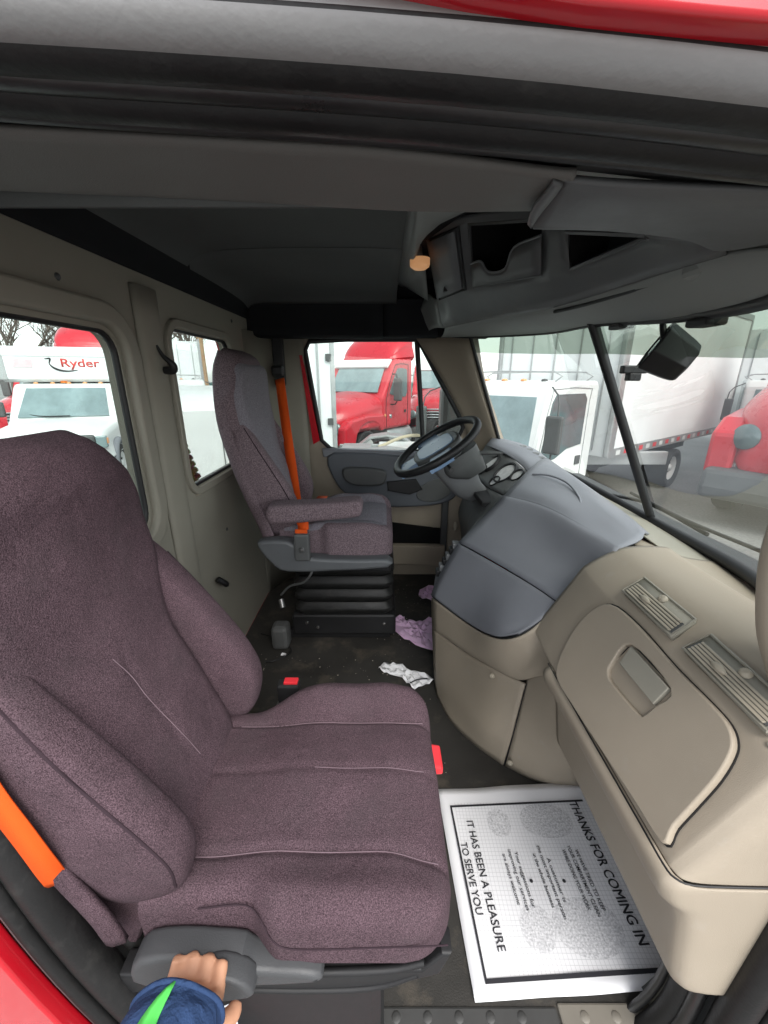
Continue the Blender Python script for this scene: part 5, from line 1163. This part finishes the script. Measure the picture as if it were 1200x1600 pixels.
for s in (-1, 1):
    box('headlight', -.03, .08, s * .88 - .10, s * .88 + .08, .88, 1.10, VGLASSL, sv_, .02); box('turn_lamp', .0, .10, s * .975 - .02, s * .975 + .02, .95, 1.06, AMBER, sv_, .01)
    wheel(sv_, .78, s * .92, .42, .26, s)
    tube('wheel_flare', [(.78 + .50 * math.cos(a), s * 1.0, .42 + .50 * math.sin(a)) for a in [math.pi * k / 10 for k in range(11)]], .07, GREY, sv_, 2)
    lathe('wheel_well', [(.0001, .0), (.48, .0), (.5, -.02)], axisM((.78, s * .985, .44), (0, s, 0)), DARKIN, sv_, 24)
    plate('side_window', [(1.62, 1.40), (2.05, 1.88), (2.15, 1.92), (2.85, 1.92), (2.9, 1.38)], basis((0, s * .976, 0), (1, 0, 0), (0, 0, 1)), VGLASS, sv_, (), .006, .003)
    box('mirror', 1.55, 1.68, min(s * 1.05, s * 1.30), max(s * 1.05, s * 1.30), 1.38, 1.68, CHAR, sv_, .03); tube('mirror_arm', [(1.65, s * .96, 1.42), (1.62, s * 1.15, 1.45)], .02, BLACK, sv_)
for k in range(5): lathe('roof_lamp', [(.0001, .035), (.035, .025), (.05, 0)], axisM((2.2, -.6 + k * .3, 2.03), (0, 0, 1)), AMBER, sv_, 8)
lathe('beacon', [(.0001, .17), (.06, .16), (.07, .12), (.075, 0)], axisM((2.35, .12, 2.04), (0, 0, 1)), mat('orange_beacon', (.85, .22, .02), .3), sv_, 14)
wi = tube('wiper', [(1.40, -.1, 1.385), (1.42, .4, 1.39), (1.50, .7, 1.44)], .012, BLACK, sv_)
BX = 2.35
bx_ = prof('cargo_box', [(BX + .0, 2.06), (BX - .15, 2.12), (BX - .15, 2.72), (BX + .1, 2.80), (BX + 2.4, 2.80), (BX + 2.4, .95), (BX + .8, .95), (BX + .8, 2.12)], -1.18, 1.18, WHITEB, sv_, .03)
box('box_header', BX - .165, BX - .06, -1.17, 1.17, 2.58, 2.72, WHITEP, bx_, .02)
for s in (-1, 1): box('box_corner', BX - .17, BX + .0, s * 1.13 - .07, s * 1.13 + .07, 2.1, 2.76, GALV, bx_, .02)
ML = basis((BX - .162, .52, 2.80), (0, -1, 0), (0, 0, 1))
LOGOR = mat('red_lettering', (.62, .06, .05), .5)
text_fit('lettering', 'Ryder', basis((BX - .155, .06, 2.38), (0, -1, 0), (0, 0, 1)), .72, .18, LOGOR, bx_, .004, .012)
tube('swoosh', [(BX - .158, .34, 2.54), (BX - .158, .24, 2.545), (BX - .158, .27, 2.44), (BX - .158, .18, 2.34), (BX - .158, .0, 2.29), (BX - .158, -.22, 2.31)], [.006, .016, .010, .022, .016, .006], BLACK, bx_, 5)
flat('faded_emblem', [(BX - .158, .92, 2.36), (BX - .158, .58, 2.36), (BX - .158, .56, 2.52), (BX - .158, .90, 2.54)], mat('faded_print', (.70, .55, .58), .6, var=.1, vscale=9), bx_, .006)
box('chassis', 1.0, 4.6, -.45, .45, .5, .94, BLACK, sv_, .01)
for s in (-1, 1): wheel(sv_, 3.9, s * .9, .42, .5, s)
# red tractors at far left
tractor('tractor_truck', 'tall red tractor truck behind the lettered white box', (-12.9, 17.0), (.3, -.95), REDF).scale = (1.3, 1.3, 1.3)
tractor('tractor_truck', 'red tractor truck at the far left edge of rear window', (-11.0, 12.6), (.25, -.97), REDF, full=False, fairing=False)
# behind the small rear window: white van close by, white box truck further off
vn_ = place('van', 'white van parked close behind the small rear window', 'van', (-1.95, 4.9), (.42, -.907))
prof('van_body', [(.0, .42), (-.02, 1.2), (.06, 1.95), (.18, 2.12), (.4, 2.17), (4.2, 2.17), (4.3, 2.1), (4.3, .42)], -.92, .92, WHITEP, vn_, .09)
box('bumper', -.10, .06, -.93, .93, .40, .60, GREYM, vn_, .04)
tube('door_line', [(-.028, 0, .62), (-.028, 0, 1.2), (.045, 0, 1.95)], .006, CHAR, vn_, 3)
for s in (-1, 1):
    prof('tail_lamp', [(-.035, 1.25), (-.03, 1.45), (.02, 1.5), (.05, 1.3)], s * .72 - .14, s * .72 + .18, CHAR, vn_, .01)
    wheel(vn_, 1.0, s * .84, .36, .22, s); wheel(vn_, 3.5, s * .84, .36, .22, s)
    lathe('wheel_arch', [(.37, 0), (.45, .012), (.46, 0)], axisM((1.0, s * .925, .40), (0, s, 0)), CHAR, vn_, 24)
box('plate_holder', -.045, -.01, -.3, .3, .92, 1.08, GALV, vn_, .01); tube('rear_handle', [(-.03, .1, 1.12), (-.06, .1, 1.10), (-.06, .25, 1.10), (-.03, .25, 1.12)], .012, CHAR, vn_, 2)
t2, bd2 = box_truck('box_truck', 'white box truck with red letters behind the white tractor', (-6.5, 12.9), (.5, -.86), blen=5, bx0=1.75)
text_fit('lettering', 'RY', basis((1.72, .95, 2.35), (0, -1, 0), (0, 0, 1)), .75, .5, LOGOR, bd2, .004, .02)
# own truck behind the cab: coiled air lines, chrome stack, frame
al = thing('air_lines', (-1.0, 1.5, .6), 'blue and green coiled air lines behind the cab', 'hose')
BLUEH = mat('blue_hose', (.03, .16, .5), .5); GREENH = mat('green_hose', (.10, .55, .10), .5); REDH = mat('red_hose', (.6, .10, .05), .5)
tube('blue_line', [P(150, 800, X=-.95), P(180, 770, X=-1.0), P(205, 752, X=-1.05), P(215, 745, X=-1.1)], .022, BLUEH, al); tube('green_line', [P(150, 790, X=-1.0), P(178, 762, X=-1.05), P(203, 745, X=-1.1), P(215, 740, X=-1.14)], .018, GREENH, al)
tube('red_line', [P(274, 685, X=-1.0), P(286, 705, X=-1.0), P(300, 738, X=-1.0), P(305, 755, X=-1.0)], .016, REDH, al)
for k in range(7):
    q = P(281 + k * 4.2, 690 + k * 9.5, X=-.97); tube('spring_guard', [q + V((0, .03 * math.cos(a), .02 * math.sin(a) - .004 * a)) for a in [k2 * math.pi / 4 for k2 in range(9)]], .014, GREENH if k % 3 else CHAR, al, 2)
ex = thing('exhaust_stack', P(214, 720, X=-1.25), 'ribbed chrome pipe behind the cab at rear window', 'pipe')
q = P(214, 720, X=-1.25)
lathe('pipe', [(.045, -1.2), (.045, -.1), (.05, -.09), (.05, -.03), (.045, -.02), (.045, .12), (.03, .13)], axisM((q.x, q.y, q.z), (0, 0, 1)), CHROME, ex, 20)
rf = thing('rear_frame', (-2, 1.35, GZ), 'grey frame and deck plate of this truck behind cab', 'truck frame')
for y in (.95, 1.75): box('frame_rail', -5, -.8, y - .05, y + .05, -.35, -.08, BLACK, rf, .01)
box('deck_plate', -1.9, -.95, .75, 1.95, -.07, -.03, GALV, rf, .01)
# bare trees, pole, fence
BARK = mat('bark', (.16, .13, .11), .9, var=.2, vscale=4)
def bare_tree(loc, hgt, seed, label):
    rnd = random.Random(seed); root = thing('bare_tree', (loc[0], loc[1], GZ), label, 'tree', 'bare trees beyond the yard', True)
    tv, tf = [], []
    def seg(a, b, r0, r1, V_, F_):
        t = (b - a).normalized(); s = t.orthogonal().normalized(); u = t.cross(s); o0 = len(V_)
        for p, r in ((a, r0), (b, r1)):
            for k in range(4): V_.append(p + s * math.cos(k * math.pi / 2) * r + u * math.sin(k * math.pi / 2) * r)
        for k in range(4): F_.append((o0 + k, o0 + (k + 1) % 4, o0 + 4 + (k + 1) % 4, o0 + 4 + k))
    cv, cf = [], []
    def grow_(p, d, l, r, lev):
        cur = p; n = 3
        for i in range(n):
            d = (d + V((rnd.uniform(-.16, .16), rnd.uniform(-.16, .16), rnd.uniform(-.02, .12)))).normalized(); nx = cur + d * l / n
            seg(cur, nx, r * (1 - i * .18), r * (1 - (i + 1) * .18), tv if lev == 0 else cv, tf if lev == 0 else cf); cur = nx
            if lev < 4 and (i > 0 or lev > 0):
                for _ in range(2 if lev < 3 else 1):
                    ax_ = V((rnd.uniform(-1, 1), rnd.uniform(-1, 1), rnd.uniform(.0, .9))).normalized(); grow_(cur, (d * .5 + ax_ * .8).normalized(), l * rnd.uniform(.5, .72), r * .5, lev + 1)
    grow_(V((0, 0, 0)), V((0, 0, 1)), hgt * .5, hgt * .022, 0)
    mk('trunk', tv, tf, BARK, root); mk('crown', cv, cf, BARK, root)
for i, (x, y, hh, lb) in enumerate(((-33, 40, 10, 'bare tree above the red truck, far left window'), (-29.5, 42, 11, 'bare tree left of the tall red truck'), (-36, 41, 11, 'bare tree furthest left beyond the yard'), (-17.5, 40, 11, 'bare tree at the right of the small rear window'), (-20.5, 42, 12, 'bare tree behind the green fence'))): bare_tree((x, y), hh, 20 + i, lb)
po = tag(lathe('utility_pole', [(.20, 0), (.19, 4), (.15, 10), (.0001, 10)], Matrix.Translation((-11.6, 27.5, GZ)), mat('pole_wood', (.42, .27, .16), .9, var=.15, vscale=3), None, 12), 'brown wooden utility pole seen through the small rear window', 'pole')
fe_ = thing('fence', (-14, 29, GZ), 'green screened fence at the far side of yard', 'fence', None, True)
FG = mat('green_screen', (.10, .22, .20), .8, var=.15, vscale=1.5)
for k in range(12): box('fence_panel', -8 + k * 2.0 + .03, -8 + k * 2.0 + 1.97, -.02, .02, .05, 2.0, FG, fe_, .005); box('fence_post', -8.03 + k * 2, -7.97 + k * 2, -.04, .04, 0, 2.1, GALV, fe_, .008)
